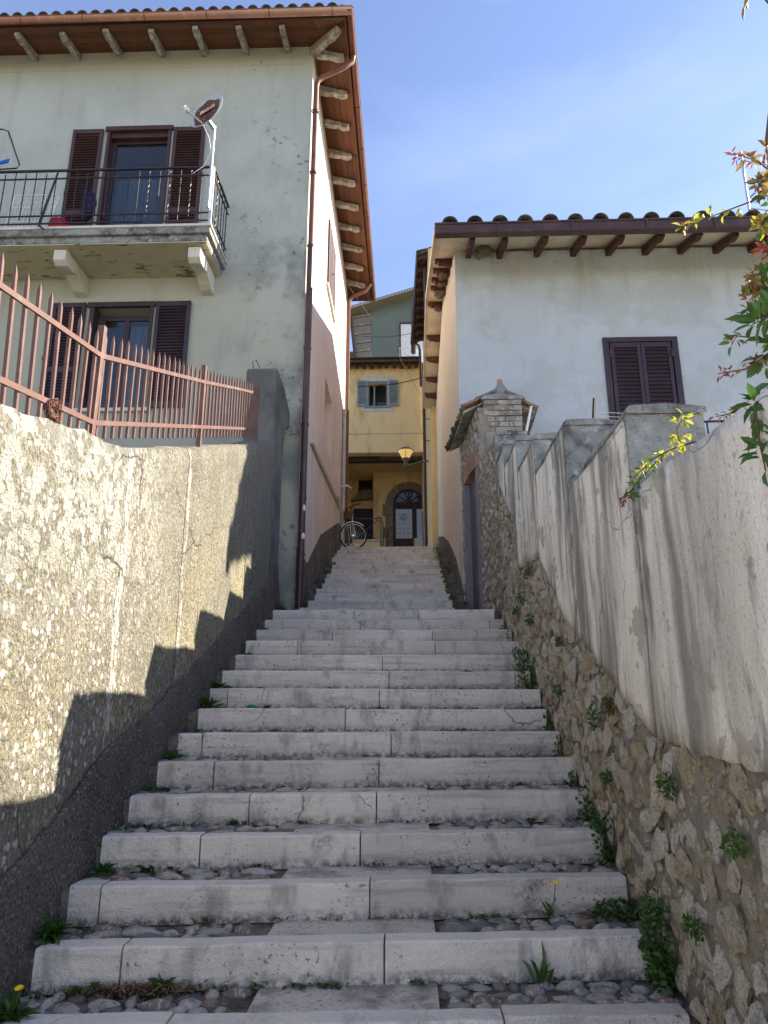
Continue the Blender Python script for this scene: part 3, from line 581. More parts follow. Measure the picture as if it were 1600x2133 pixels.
def corbel(m, parent, p, d, L, w, h, name='rafter', drop=0):
    """shaped rafter end: from the wall point p outwards along d (horizontal), slope drop per metre"""
    p = Vector(p); d = Vector(d).normalized(); s = Vector((-d.y, d.x, 0)) * w / 2; P = []
    L *= random.uniform(.95, 1.04); h *= random.uniform(.92, 1.1); p.z -= random.uniform(0, .008)
    prof = [(0, 0), (L, -drop * L), (L, -drop * L - h * .55), (L * .88, -drop * L - h * .62), (L * .78, -drop * L * .8 - h * .95), (L * .55, -drop * L * .5 - h * .85), (L * .35, -drop * L * .3 - h * 1.05), (0, -h * 1.1)]
    poly = [p - s + d * a + Vector((0, 0, b)) for a, b in prof]
    return MB().prism(poly, s * 2).build(name, m, parent)
def gutter(parent, a, b, r, m, name='gutter', seams=True):
    a = Vector(a); b = Vector(b); d = (b - a); L = d.length; d.normalize(); u = Vector((0, 0, 1)); w = d.cross(u).normalized(); mb = MB(); n = 10; vs = []; fs = []
    for p in (a, b):
        for rad in (r, r - .006):
            for i in range(n + 1): t = pi * i / n; vs.append(p + w * cos(t) * rad - u * sin(t) * rad)
    m_ = n + 1
    for i in range(n): fs += [(i, i + 1, 2 * m_ + i + 1, 2 * m_ + i), (m_ + i, m_ + i + 1, 3 * m_ + i + 1, 3 * m_ + i), (i, i + 1, m_ + i + 1, m_ + i), (2 * m_ + i, 2 * m_ + i + 1, 3 * m_ + i + 1, 3 * m_ + i)]
    mb.add(vs, fs, True); mb.tube([a + w * r, b + w * r], .009, 6); mb.tube([a - w * r, b - w * r], .009, 6)
    mb.add([a + w * cos(pi * i / n) * r - u * sin(pi * i / n) * r for i in range(n + 1)], [tuple(range(n + 1))]); mb.add([b + w * cos(pi * i / n) * r - u * sin(pi * i / n) * r for i in range(n + 1)], [tuple(range(n + 1))])
    k = .9
    while seams and k < L:
        c = a + d * k; mb.tube([c + w * cos(pi * i / n) * (r + .004) - u * sin(pi * i / n) * (r + .004) for i in range(n + 1)], .007, 5); k += 1.0
    return mb.build(name, m, parent)

# ---------------------------------------------------------------- left house
lh = thing('house', 'tall grey green plastered house with balcony and brown shutters on the left', 'house', (-5, 11, -1.6))
HX, HY, HZ = -1.5, 9.4, 10.86
# front wall with door and window openings
def wall_y(parent, y0, y1, x0, x1, z0, z1, holes, m, name='wall'):
    """wall in the plane y0 (visible) .. y1, cut into strips round rectangular holes"""
    xs = sorted({x0, x1, *[h[0] for h in holes], *[h[1] for h in holes]}); mb = MB()
    for a, b in zip(xs, xs[1:]):
        hs = sorted([(h[2], h[3]) for h in holes if h[0] < (a + b) / 2 < h[1]]); z = z0
        for c, d in hs: mb.box(a, y0, z, b, y1, c); z = d
        mb.box(a, y0, z, b, y1, z1)
    return mb.build(name, m, parent)
wall_y(lh, HY, HY + .35, -13, HX - .36, -1.6, HZ, [(-4.83, -3.79, 6.66, 9.16), (-4.76, -3.79, 4.22, 5.93)], 'lh', 'front_wall')
MB().box(HX - .36, HY, -1.6, HX, HY + .04, HZ).build('corner_wall', 'lh', lh)
# side wall (faces the alley) with a window recess and a blind recess: y strips
def wall_x(parent, x0, x1, y0, y1, z0, z1, holes, m, name):
    ys = sorted({y0, y1, *[h[0] for h in holes], *[h[1] for h in holes]}); mb = MB()
    for a, b in zip(ys, ys[1:]):
        hs = sorted([(h[2], h[3]) for h in holes if h[0] < (a + b) / 2 < h[1]]); z = z0
        for c, d in hs: mb.box(x0, a, z, x1, b, c); z = d
        mb.box(x0, a, z, x1, b, z1)
    return mb.build(name, m, parent)
wall_x(lh, HX - .35, HX, HY + .04, 16.2, -1.6, 10.9, [(12.0, 13.2, 7.95, 9.45), (12.15, 13.35, 4.75, 6.05)], 'lhs', 'side_wall')
MB().box(HX - .30, 12.15, 4.75, HX - .22, 13.35, 6.05).build('recess_panel', 'lhs', lh)
MB().box(-13, 16.2, -1.6, HX, 16.5, 10.9).build('rear_wall', 'lh', lh)
MB().box(-12.9, 9.75, 3.6, HX - .36, 16.1, 3.8).build('lower_floor', 'lh', lh)
MB().box(-12.9, 9.75, 6.4, HX - .36, 16.1, 6.6).build('upper_floor', 'lh', lh)
# lower dirty plinth of the side wall, following the stairs
pl = MB(); pl.prism([(HX + .001, 9.4, .9), (HX + .001, 9.4, stz(9.4) + .55), (HX + .001, 10.4, 2.1), (HX + .001, 12, 2.95), (HX + .001, 13.5, 3.45), (HX + .001, 15, 3.95), (HX + .001, 16.2, 4.1), (HX + .001, 16.2, .9)], (.018, 0, 0))
pl.build('plinth', 'plinth', lh)
# diagonal cable duct, string course
MB().tube([(HX + .03, 10.35, 4.05), (HX + .03, 12.6, 4.18), (HX + .03, 15.2, 4.36)], .035, 8).build('cable_duct', 'trim', lh)
MB().box(HX, 14.85, 4.5, HX + .03, 15.25, 5.15).build('meter_door', 'lhs', lh, bevel=.004)
MB().tube([(HX + .02, 15.3, 4.86), (HX + .14, 15.3, 4.9), (HX + .2, 15.32, 4.88), (HX + .24, 15.4, 4.86)], .035, 8).build('pipe_elbow', 'galv', lh)
# hip roof
E0 = (-13.8, 8.74, 10.62); ex0, ex1, ey0, ey1, ez = -13.8, -.9, 8.74, 16.9, 10.64; rs = .30; rz_ = ez + (ey1 - ey0) / 2 * rs; rm = (ey0 + ey1) / 2; rx0, rx1 = ex0 + (ey1 - ey0) / 2, ex1 - (ey1 - ey0) / 2
for dz, nm, mt_ in ((.09, 'roof', 'tile'), (.0, 'soffit_deck', 'wood')):
    A, B, C, D = [(x, y, ez + dz) for x, y in ((ex0, ey0), (ex1, ey0), (ex1, ey1), (ex0, ey1))]; P, Q = (rx0, rm, rz_ + dz), (rx1, rm, rz_ + dz)
    mb = MB(); mb.add([A, B, C, D, P, Q], [(0, 1, 5, 4), (1, 2, 5), (2, 3, 4, 5), (3, 0, 4)]); o = mb.build(nm, mt_, lh)
MB().box(ex0, ey0 - .004, ez - .03, ex1 + .004, ey0 + .02, ez + .10).build('fascia', 'dkcop', lh)
MB().box(ex1 - .02, ey0 + .02, ez - .03, ex1 + .004, ey1, ez + .10).build('fascia', 'wood', lh)
# soffit boards: front and side, each board a piece
def slopez(x, y): return ez - .012 + rs * min(y - ey0, ex1 - x, ey1 - y)
for i in range(5):
    y = ey0 + .02 + i * .132
    MB().hexa([(-8.5, y, slopez(-8, y) - .014), (ex1 - (y - ey0), y, slopez(-3, y) - .014), (ex1 - (y + .127 - ey0), y + .127, slopez(-3, y + .127) - .014), (-8.5, y + .127, slopez(-8, y + .127) - .014),
               (-8.5, y, slopez(-8, y)), (ex1 - (y - ey0), y, slopez(-3, y)), (ex1 - (y + .127 - ey0), y + .127, slopez(-3, y + .127)), (-8.5, y + .127, slopez(-8, y + .127))]).build('soffit_board', 'wood', lh)
ybr = [9.42 + .74 * i for i in range(10)]
for j in range(len(ybr)):
    for i in range(5):
        x = ex1 - .02 - i * .118; ya = ybr[j] + .006 if j else 8.9 + i * .12; yb = (ybr[j + 1] if j < len(ybr) - 1 else 16.85) - .006; x2 = x - .112
        if yb <= ya: continue
        MB().hexa([(x2, ya, slopez(x2, 12) - .014), (x, ya, slopez(x, 12) - .014), (x, yb, slopez(x, 12) - .014), (x2, yb, slopez(x2, 12) - .014), (x2, ya, slopez(x2, 12)), (x, ya, slopez(x, 12)), (x, yb, slopez(x, 12)), (x2, yb, slopez(x2, 12))]).build('soffit_board', 'wood', lh)
for x in [-6.98, -6.25, -5.52, -4.79, -4.06, -3.33, -2.63, -1.93]:
    corbel('beam', lh, (x, HY, HZ - .07), (0, -1, 0), .60, .085, .11, drop=.30)
for y in ybr: corbel('beam', lh, (HX, y, HZ - .10), (1, 0, 0), .50, .10, .11, drop=.30)
corbel('beam', lh, (HX - .02, HY + .02, HZ - .07), (.75, -.75, 0), .72, .11, .13, drop=.2)
gutter(lh, (-9, ey0 - .07, ez + .05), (ex1 + .12, ey0 - .07, ez + .05), .068, 'copper')
gutter(lh, (ex1 + .07, ey0 - .12, ez + .05), (ex1 + .07, ey1, ez + .05), .06, 'copper')
# tiles on the front eave, two courses
sl_ = math.atan(rs)
for i in range(40):
    x = -9.2 + .213 * i
    if x < ex1 - .1:
        for c in range(2): place('roof_tile', TILED, (x, ey0 - .03 + .36 * c, ez + .125 + .36 * c * rs), lh, (sl_, 0, random.uniform(-.04, .04)), (1, 1, 1.25))
for i in range(38):
    y = ey0 + .15 + .213 * i; place('roof_tile', TILE, (ex1 + .04, y, ez + .10), lh, (sl_, 0, pi / 2 + random.uniform(-.04, .04)))
place('roof_tile', TILE, (ex1 - .02, ey0 + .02, ez + .16), lh, (.2, 0, pi / 4), (1.2, 1.2, 1.2))
# downpipes
dx_ = HX + .07
MB().tube([(ex1 + .07, 9.45, ez - .01), (ex1 + .06, 9.45, ez - .12), (ex1 - .1, 9.44, ez - .26), (dx_ + .1, 9.40, ez - .48), (dx_ + .02, 9.40, ez - .56), (dx_, 9.40, ez - .68), (dx_, 9.36, 6.85)], .045, 10).build('downpipe', 'copper', lh)
MB().tube([(dx_, 9.36, 6.86), (dx_, 9.34, 1.3)], .05, 10).build('downpipe', 'dkcop', lh)
for z in (9.4, 8.2, 6.85, 5.1, 3.9, 2.8, 2.0, 1.75): MB().lathe((dx_, 9.36, z), [(.052, 0), (.058, .005), (.058, .035), (.052, .04)], 10).build('pipe_bracket', 'dkcop', lh)
for z, w in ((2.62, .028), (2.22, .034)): MB().lathe((dx_ + .03, 9.30, z), [(.0, 0), (w, .02), (w * .8, .07), (0, .1)], 6).build('torn_sticker', 'white', lh)
MB().tube([(ex1 + .03, 16.1, ez), (ex1 - .1, 16.08, ez - .22), (dx_ + .12, 16.06, ez - .38), (dx_, 16.05, ez - .52), (dx_, 16.05, 3.6)], .05, 10).build('downpipe', 'copper', lh)
MB().tube([(HX + .05, 15.6, 3.5), (HX + .05, 15.6, 6.9)], .045, 8).build('white_pipe', 'steel', lh)
# side window: shutter leaning out from the wall
MB().box(HX - .2, 12.02, 7.95, HX - .16, 13.18, 9.45).build('window_pane', 'glass', lh)
sd = MB(); sd.box(HX + .005, 12.02, 7.97, HX + .04, 12.62, 9.43); sd.build('side_shutter', 'brown', lh, bevel=.006)
sd = MB(); sd.box(HX + .005, 12.66, 7.97, HX + .04, 13.18, 9.43); sd.build('side_shutter', 'brown', lh, bevel=.006)
MB().tube([(HX, 12.5, 8.5), (HX + .09, 12.5, 8.5)], .01, 5).build('shutter_hook', 'iron', lh)
MB().box(HX - .02, 11.9, 7.86, HX + .05, 13.3, 7.93).build('window_sill', 'trim', lh, bevel=.006)
# balcony
bx0, bx1, by0 = -9.0, -2.74, 8.5
bal = MB(); bal.box(bx0, by0, 6.50, bx1, HY, 6.62); bal.box(bx0, by0 + .05, 6.40, bx1 - .05, HY, 6.499); bal = bal.build('balcony', 'cap', lh, bevel=.012)
MB().box(bx0, by0 + .06, 6.385, bx1 - .06, HY, 6.40).build('balcony_soffit', mat('peeling_cream_soffit', (.50, .45, .31), [((.42, .38, .27), N(3, .4, .7)), ((.17, .14, .10), N((3.2, 12, 3), .585, .60, 7, 2), N((.9, .9, .9), .44, .5, 3, 3))], [(N(20, .2, .8), .3, .01)], rough=.92), bal)
MB().box(bx0, by0 - .02, 6.60, bx1 + .02, by0 + .1, 6.64).build('edge_slab', 'trim', bal, bevel=.005)
MB().box(bx1 - .1, by0 + .1, 6.60, bx1 + .02, HY, 6.64).build('edge_slab', 'trim', bal, bevel=.005)
for xb in (-4.92, -2.98):
    w = .18; P = [(HY, 6.38), (8.66, 6.38), (8.62, 6.35), (8.62, 6.19), (8.70, 6.14), (8.86, 6.15), (9.0, 6.19), (9.15, 6.14), (9.28, 6.08), (HY, 6.06)]
    MB().prism([(xb - w / 2, y, z) for y, z in P], (w, 0, 0)).build('balcony_bracket', 'trim', bal, bevel=.01)
rt, r2, r3, r4 = 7.64, 7.50, 6.86, 6.73
for z, r_ in ((rt, .02), (r2, .012), (r3, .012), (r4, .012)):
    MB().beam((bx0, by0 + .04, z), (bx1 - .02, by0 + .04, z), r_ * 1.6, r_ * 1.3).build('rail', 'iron', bal)
    MB().beam((bx1 - .02, by0 + .04, z), (bx1 - .02, HY, z), r_ * 1.6, r_ * 1.3).build('rail', 'iron', bal)
bm_ = MB().tube([(0, 0, 0), (0, 0, 1)], .0075, 5).mesh('baluster', M['iron'])
tw = MB(); tw.add([(cos(a + t * .9) * .010, sin(a + t * .9) * .010, t / 16) for t in range(17) for a in (0, pi / 2, pi, 3 * pi / 2)], [(t * 4 + k, t * 4 + (k + 1) % 4, t * 4 + 4 + (k + 1) % 4, t * 4 + 4 + k) for t in range(16) for k in range(4)]); twm = tw.mesh('baluster', M['iron'])
x = bx1 - .19; i = 0
while x > -6.6:
    z0 = r4 if i % 2 == 0 else r3 - .06; z1 = rt if i % 2 == 0 else r2 + .09
    place('baluster', (bm_, twm)[i % 2], (x, by0 + .04, z0), bal, sc=(1, 1, z1 - z0)); x -= .1535; i += 1
y = by0 + .16; i = 0
while y < HY: place('baluster', (bm_, twm)[i % 2], (bx1 - .02, y, r4), bal, sc=(1, 1, .88)); y += .13; i += 1
MB().box(bx1 - .045, by0 + .02, 6.63, bx1 - .005, by0 + .06, rt).build('corner_post', 'galv', bal)
# balcony door
MB().box(-4.87, HY - .05, 9.14, -3.75, HY + .02, 9.22).build('door_head', 'brown', lh, bevel=.005)
dd = MB(); dd.box(-4.84, HY - .03, 6.66, -4.79, HY + .10, 9.14); dd.box(-3.83, HY - .03, 6.66, -3.78, HY + .10, 9.14); dd.box(-4.79, HY + .02, 9.05, -3.83, HY + .10, 9.14); dd.build('door_frame', 'brown', lh, bevel=.004)
dd = MB(); dd.box(-4.82, HY + .11, 6.66, -4.72, HY + .15, 9.08); dd.box(-3.87, HY + .11, 6.66, -3.80, HY + .15, 9.08); dd.box(-4.72, HY + .11, 9.0, -3.87, HY + .15, 9.08); dsh = dd.build('door_leaf', 'plum', lh)
MB().box(-4.72, HY + .125, 6.66, -3.87, HY + .135, 9.0).build('pane', 'pane', dsh)
cu = MB(); n = 60; cu.add([(-4.72 + .86 * i / n, HY + .23 + .012 * sin(i * 1.7) + .006 * sin(i * .6), z) for i in range(n + 1) for z in (6.68, 8.4)], [(2 * i, 2 * i + 2, 2 * i + 3, 2 * i + 1) for i in range(n)], True); cu.build('curtain', 'curtain', lh)
MB().box(-4.9, HY + .9, 6.66, -3.7, HY + .95, 9.3).build('room_back', 'glass', lh)
shutter(lh, -5.40, -4.90, 6.68, 9.17, HY - .035, 'brown'); shutter(lh, -3.73, -3.22, 6.68, 9.17, HY - .035, 'brown')
MB().box(-5.41, HY - .055, 7.9, -5.36, HY - .02, 7.98).build('shutter_hinge', 'iron', lh)
# lower window door
dd = MB(); dd.box(-4.80, HY - .04, 5.88, -3.76, HY + .01, 5.96); dd.build('door_head', 'plum', lh)
dd = MB(); dd.box(-4.76, HY - .03, 4.2, -4.69, HY + .16, 5.9); dd.box(-3.84, HY - .03, 4.2, -3.79, HY + .16, 5.9); dd.build('door_frame', 'plum', lh)
dd = MB(); dd.box(-4.66, HY + .14, 4.24, -4.58, HY + .18, 5.8); dd.box(-4.28, HY + .14, 4.24, -4.20, HY + .18, 5.8); dd.box(-3.89, HY + .14, 4.24, -3.84, HY + .18, 5.8); dd.box(-4.58, HY + .142, 5.74, -3.89, HY + .178, 5.8); dsh = dd.build('window_leaf', 'plum', lh)
MB().box(-4.58, HY + .155, 4.24, -4.28, HY + .165, 5.74).build('pane', 'pane', dsh); MB().box(-4.20, HY + .155, 4.24, -3.89, HY + .165, 5.74).build('pane', 'pane', dsh)
cu = MB(); cu.add([(-4.22 + .36 * i / 24, HY + .19 + .01 * sin(i * 1.9), z) for i in range(25) for z in (4.3, 5.66)], [(2 * i, 2 * i + 2, 2 * i + 3, 2 * i + 1) for i in range(24)], True); cu.build('curtain', 'curtain', lh)
MB().box(-4.9, HY + .9, 4.2, -3.7, HY + .95, 6.3).build('room_back', 'glass', lh)
MB().box(-4.85, HY - .06, 4.16, -3.7, HY + .1, 4.215).build('window_sill', 'trim', lh, bevel=.006)
shutter(lh, -5.32, -4.82, 4.22, 5.95, HY - .035, 'plum'); shutter(lh, -3.74, -3.22, 4.22, 5.95, HY - .035, 'plum')
for p in ((-5.37, 5.0), (-5.34, 4.35)): MB().tube([(p[0], HY, p[1]), (p[0], HY - .06, p[1]), (p[0], HY - .07, p[1] + .04)], .008, 5).build('shutter_hook', 'iron', lh)
MB().box(-9, HY - .008, 10.44, HX - .02, HY, 10.452).build('render_line', 'lh', lh)

# things on the balcony
sd = thing('satellite_dish', 'grey satellite dish with rusty centre mounted on the balcony corner pole', 'satellite dish', (-2.79, 8.5, 7.6))
MB().tube([(-2.79, 8.49, 6.9), (-2.785, 8.49, 8.32)], .022, 10).build('pole', 'galv', sd)
dc = Vector((-2.86, 8.38, 8.44)); dn = Vector((-.40, -.87, .20)).normalized(); u0 = dn.cross(Vector((0, 0, 1))).normalized(); v0 = u0.cross(dn).normalized()
def disk(r0, r1, k0=0, n=28, rx=.29, ry=.33, depth=.32, wob=0):
    vs = []; fs = []; rings = 7
    for j in range(rings + 1):
        for i in range(n):
            a = 2 * pi * i / n; t = r0 + (r1 - r0) * j / rings; t *= 1 + (wob * noise.noise(Vector((cos(a) * 1.6, sin(a) * 1.6, 3))) if j == rings else 0)
            vs.append(dc + u0 * cos(a) * rx * t + v0 * sin(a) * ry * t + dn * (depth * rx * t * t * .6 - k0))
    for j in range(rings): fs += [(j * n + i, j * n + (i + 1) % n, (j + 1) * n + (i + 1) % n, (j + 1) * n + i) for i in range(n)]
    if r0 == 0 or True: fs.append(tuple(range(n)))
    return MB().add(vs, fs, True)
dk = disk(.02, 1); dk2 = disk(.02, 1, .012); dk.add(dk2.v, dk2.f, True); dk.build('reflector', 'dish', sd)
disk(.02, .80, -.004, wob=.22).build('rust_patch', 'rust', sd)
MB().tube([dc + u0 * .29 * cos(t) + v0 * .33 * sin(t) + dn * (.32 * .29 * .6 - .006) for t in [2 * pi * i / 40 for i in range(41)]], .005, 6).build('rim', 'dish', sd)
arm0 = dc - v0 * .27 + dn * .04; arm1 = Vector((-3.09, 8.14, 8.27))
MB().tube([arm0, arm1], .013, 8).build('feed_arm', 'galv', sd)
MB().tube([arm1, arm1 + (arm1 - arm0).normalized() * .05 + v0 * .03], .028, 10).lathe(arm1 + v0 * .02, [(.0, -.03), (.033, -.03), (.036, .03), (0, .045)], 12, -dn).build('receiver', 'white', sd)
MB().beam(dc - dn * .02 - v0 * .1, (-2.785, 8.49, 8.27), .05, .05).build('mount', 'galv', sd)
lb = [dc + u0 * a + v0 * b + dn * .030 for a, b in ((-.14, -.0), (.14, .05), (.14, .125), (-.14, .075))]
# the dish is seen from the front: text reads from the viewer's left to right
rtv = -u0 if (-u0).x > 0 else u0
lbl = MB(); cc = dc + v0 * .055 + dn * .034; upv = dn.cross(rtv); upv = upv if upv.z > 0 else -upv
tl = (rtv + upv * .22).normalized(); tu = (upv - rtv * .10).normalized()
lbl.hexa([cc + tl * a + tu * b + dn * c for c in (0, .003) for a, b in ((-.13, -.04), (.13, -.04), (.13, .04), (-.13, .04))]); lbl.build('maker_label', 'cream', sd)
def text_mesh(s, m, size=.07):
    c = bpy.data.curves.new('t', 'FONT'); c.body = s; c.size = size; c.extrude = .0012; c.align_x = 'CENTER'; c.align_y = 'CENTER'; c.resolution_u = 2
    o = bpy.data.objects.new('t', c); COL.objects.link(o); dg = bpy.context.evaluated_depsgraph_get(); me = bpy.data.meshes.new_from_object(o.evaluated_get(dg)); bpy.data.objects.remove(o); me.materials.clear(); me.materials.append(M[m]); return me
nn_ = tl.cross(tu).normalized()
if nn_.dot(dn) < 0: nn_ = -nn_
o = place('lettering', text_mesh('TELE+', 'rustred', .085), cc + dn * .0045, sd, mtx=Matrix((tl, tu, nn_)).transposed().to_4x4())
MB().tube([arm0, (-2.83, 8.44, 8.05), (-2.80, 8.47, 7.85), (-2.88, 8.48, 7.62), (-3.05, 8.5, 7.50)], .005, 5).build('cable', 'white', sd)

ra = thing('drying_rack', 'grey wire drying rack hooked over the balcony rail at the left edge', 'drying rack', (-5.9, 8.45, 7.5))
fr = [(-6.6, 8.36, 8.22), (-5.90, 8.36, 8.24), (-5.80, 8.36, 8.2), (-5.55, 8.36, 7.60), (-5.58, 8.36, 7.54), (-6.4, 8.36, 7.50)]
MB().tube(fr, .011, 6).build('frame', 'iron', ra)
for i in range(7): MB().tube([(-6.42 + .1 * i, 8.36, 8.22), (-6.18 + .1 * i, 8.36, 7.53)], .0045, 4).build('wire', 'galv', ra)
wr = thing('clothes_airer', 'folded white wire clothes airer leaning behind the balcony railing', 'clothes airer', (-5.5, 8.8, 6.64))
MB().tube([(-5.98, 8.85, 6.68), (-5.86, 8.85, 7.44), (-5.82, 8.85, 7.48), (-5.22, 8.85, 7.48), (-5.18, 8.85, 7.42), (-5.36, 8.85, 6.68)], .013, 6).tube([(-5.92, 8.83, 7.0), (-5.28, 8.83, 7.0)], .009, 5).build('frame', 'white', wr)
g_ = MB()
for i in range(12): t = i / 11; g_.tube([(-5.94 + .62 * t, 8.84, 6.72), (-5.83 + .62 * t, 8.84, 7.45)], .006, 4)
for i in range(9): g_.tube([(-5.95 + .013 * i, 8.84, 6.75 + .085 * i), (-5.30 + .013 * i, 8.84, 6.75 + .085 * i)], .006, 4)
g_.build('grid', 'white', wr)
rb = thing('red_stool', 'small red plastic seat behind the balcony railing beside the brown shutter', 'stool', (-5.05, 8.8, 6.64))
MB().lathe((-5.05, 8.75, 6.64), [(.15, .0), (.17, .12), (.15, .25), (.05, .30), (0, .3)], 14).build('seat', 'red', rb)
MB().tube([(-5.0, 8.7, 6.9), (-4.92, 8.7, 7.03), (-4.86, 8.7, 7.0)], .01, 5).build('handle', 'red', rb)
bgv, bgf = blob(77, 3, .5, 5); b_ = MB().add([Vector((-4.60 + v.x * .12 + v.z * -.05, 8.62 + v.y * .07, 7.10 + v.z * .27)) for v in bgv], bgf, True); b_.tube([(-4.66, 8.6, 7.35), (-4.62, 8.55, 7.52), (-4.58, 8.6, 7.36)], .012, 5)
tag(b_.build('cloth_bag', 'navy'), 'dark blue cloth bag hanging from the middle of the balcony railing', 'bag')
b_ = MB().tube([(-6.35, 8.36, 7.68), (-6.1, 8.35, 7.72), (-5.95, 8.35, 7.66)], [.02, .03, .015], 8); tag(b_.build('teal_cloth', 'teal'), 'pale teal cloth draped on the grey drying rack', 'cloth')
b_ = MB().hexa([(-5.86, 8.34, 7.60), (-5.72, 8.34, 7.63), (-5.72, 8.36, 7.63), (-5.86, 8.36, 7.60), (-5.83, 8.34, 7.66), (-5.70, 8.34, 7.70), (-5.70, 8.36, 7.70), (-5.83, 8.36, 7.66)]); tag(b_.build('peg_cloth', 'bluec', bevel=.005), 'small bright blue cloth pegged to the drying rack', 'cloth')
um = MB().tube([(-5.0, 8.42, 7.5), (-5.15, 8.42, 6.7), (-5.13, 8.36, 6.56), (-5.05, 8.36, 6.50)], [.014, .02, .02, .012], 7); tag(um.build('iron_holder', 'iron'), 'black iron strut clamped outside the balcony railing', 'bracket')

# ---------------------------------------------------------------- white house on the right
wh = thing('house', 'white roughcast house with closed plum shutters and brown gutter on the right', 'house', (4, 13, -1.6))
WX, WY = .83, 10.15
MB().box(WX + .012, WY, -1.6, WX + .35, WY + .04, 7.27).build('corner_wall', 'wh', wh)
wall_y(wh, WY, WY + .35, WX + .35, 6.85, -1.6, 7.27, [(3.14, 4.23, 4.18, 5.62)], 'wh', 'front_wall')
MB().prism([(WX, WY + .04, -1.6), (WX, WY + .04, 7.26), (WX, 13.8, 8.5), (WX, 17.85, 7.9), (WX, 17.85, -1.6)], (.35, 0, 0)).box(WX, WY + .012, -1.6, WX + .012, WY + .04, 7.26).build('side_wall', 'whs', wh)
MB().prism([(6.5, WY + .35, -1.6), (6.5, WY + .35, 7.26), (6.5, 13.8, 8.5), (6.5, 17.5, 7.9), (6.5, 17.5, -1.6)], (.35, 0, 0)).build('side_wall', 'wh', wh)
MB().box(WX + .35, 17.5, -1.6, 6.85, 17.85, 7.9).build('rear_wall', 'wh', wh)
MB().prism([(WX - .001, 10.15, .9), (WX - .001, 10.15, 1.62), (WX - .001, 11.7, 2.45), (WX - .001, 13.5, 3.15), (WX - .001, 15.5, 3.75), (WX - .001, 17.8, 4.3), (WX - .001, 17.8, .9)], (-.02, 0, 0)).build('plinth', 'plinth', wh)
# roof: gable, ridge along x
RX0 = .486; RX1 = 7.0; fz = 7.085; gz = 8.79; bz = 8.05
def roofpoly(dz): return [(9.27, fz + dz), (13.8, gz + dz), (18.0, bz + dz)]
P0 = roofpoly(0); P1 = roofpoly(-.07)
MB().prism([(RX0, y, z) for y, z in P0] + [(RX0, y, z) for y, z in reversed(P1)], (RX1 - RX0, 0, 0)).build('roof', 'tiled', wh)
P2 = roofpoly(-.072); P3 = roofpoly(-.092)
MB().prism([(RX0 - .004, y, z) for y, z in P2] + [(RX0 - .004, y, z) for y, z in reversed(P3)], (RX1 - RX0, 0, 0)).build('soffit', 'soff', wh)
MB().prism([(RX0 - .006, y, z + .01) for y, z in P0] + [(RX0 - .006, y, z - .02) for y, z in reversed(P3)], (-.02, 0, 0)).build('verge_board', 'trim', wh)
gb = MB(); gb.box(RX0 - .02, 9.14, 6.88, 6.98, 9.26, 7.045); gb.box(RX0 - .02, 9.125, 7.035, 6.98, 9.27, 7.065); gb.box(RX0 - .02, 9.132, 6.885, 6.98, 9.26, 6.90); gb.build('gutter', 'dkcop', wh, bevel=.005)
for x in (1.4, 2.5, 3.6, 4.6): MB().box(x, 9.121, 6.878, x + .035, 9.255, 7.055).build('gutter_clip', 'dkcop', wh)
sw = math.atan((gz - fz) / 4.53)
for i in range(17):
    x = .70 + .377 * i
    for c in range(2): place('roof_tile', TILED, (x, 9.20 + .36 * c, fz + .01 + .36 * c * .3775), wh, (sw, 0, random.uniform(-.05, .05)), (1.25, 1, 1.25))
MB().tube([(RX0, 9.23, 7.07), (RX0, 9.23, 7.16)], .007, 4).build('gutter_spike', 'iron', wh)
for x in [1.05, 1.56, 2.17, 2.76, 3.33, 3.92, 4.49, 5.06, 5.62, 6.2, 6.75]: corbel('rafterd', wh, (x, WY, 7.29), (0, -1, 0), .75, .085, .135, drop=.36)
def zr(y): return interp(P3, y)
for y in (10.7, 11.3, 11.95, 12.6, 13.9, 15.0, 15.8, 16.6, 17.3): corbel('rafterd', wh, (WX, y, zr(y)), (-1, 0, 0), .30, .10, .115, drop=0)
# window with closed louvred shutters
fm = MB(); fm.box(3.11, WY - .03, 4.18, 3.20, WY + .1, 5.65); fm.box(4.18, WY - .03, 4.18, 4.27, WY + .1, 5.65); fm.box(3.20, WY - .03, 5.57, 4.18, WY + .1, 5.65); fm.build('window_frame', 'plum', wh, bevel=.004)
shutter(wh, 3.22, 3.686, 4.2, 5.56, WY + .0, 'plum', pitch=.066, mid=False); shutter(wh, 3.695, 4.16, 4.2, 5.56, WY + .0, 'plum', pitch=.066, mid=False)
for x in (3.215, 4.165): MB().box(x - .02, WY - .045, 5.29, x + .02, WY - .02, 5.43).build('shutter_hinge', 'iron', wh, bevel=.004)
MB().box(3.05, WY + .2, 4.07, 4.3, WY + .22, 5.76).build('pane', 'glass', wh)

nests = [((1.29, 10.04, 7.19), .135, 'in the front corner of the white house eave beside the first rafter'), ((.70, 11.35, zr(11.3) - .11), .095, 'on the second bracket of the side eave from the front'), ((.72, 12.0, zr(12) - .11), .085, 'on the third bracket of the side eave from the front'), ((.72, 12.65, zr(12.6) - .15), .115, 'dark and broken, on the fourth bracket of the side eave'), ((.73, 13.95, zr(13.9) - .13), .08, 'on the lone bracket in the middle of the side eave')]
for i, (c, r, t) in enumerate(nests):
    V, F = blob(200 + i, 3, .3, 3); tag(MB().add([Vector(c) + Vector((v.x * r, v.y * r, v.z * r * .8)) for v in V], F, True).build('bird_nest', 'nest'), 'mud bird nest ' + t, 'nest', 'bird nests under the white house eaves')

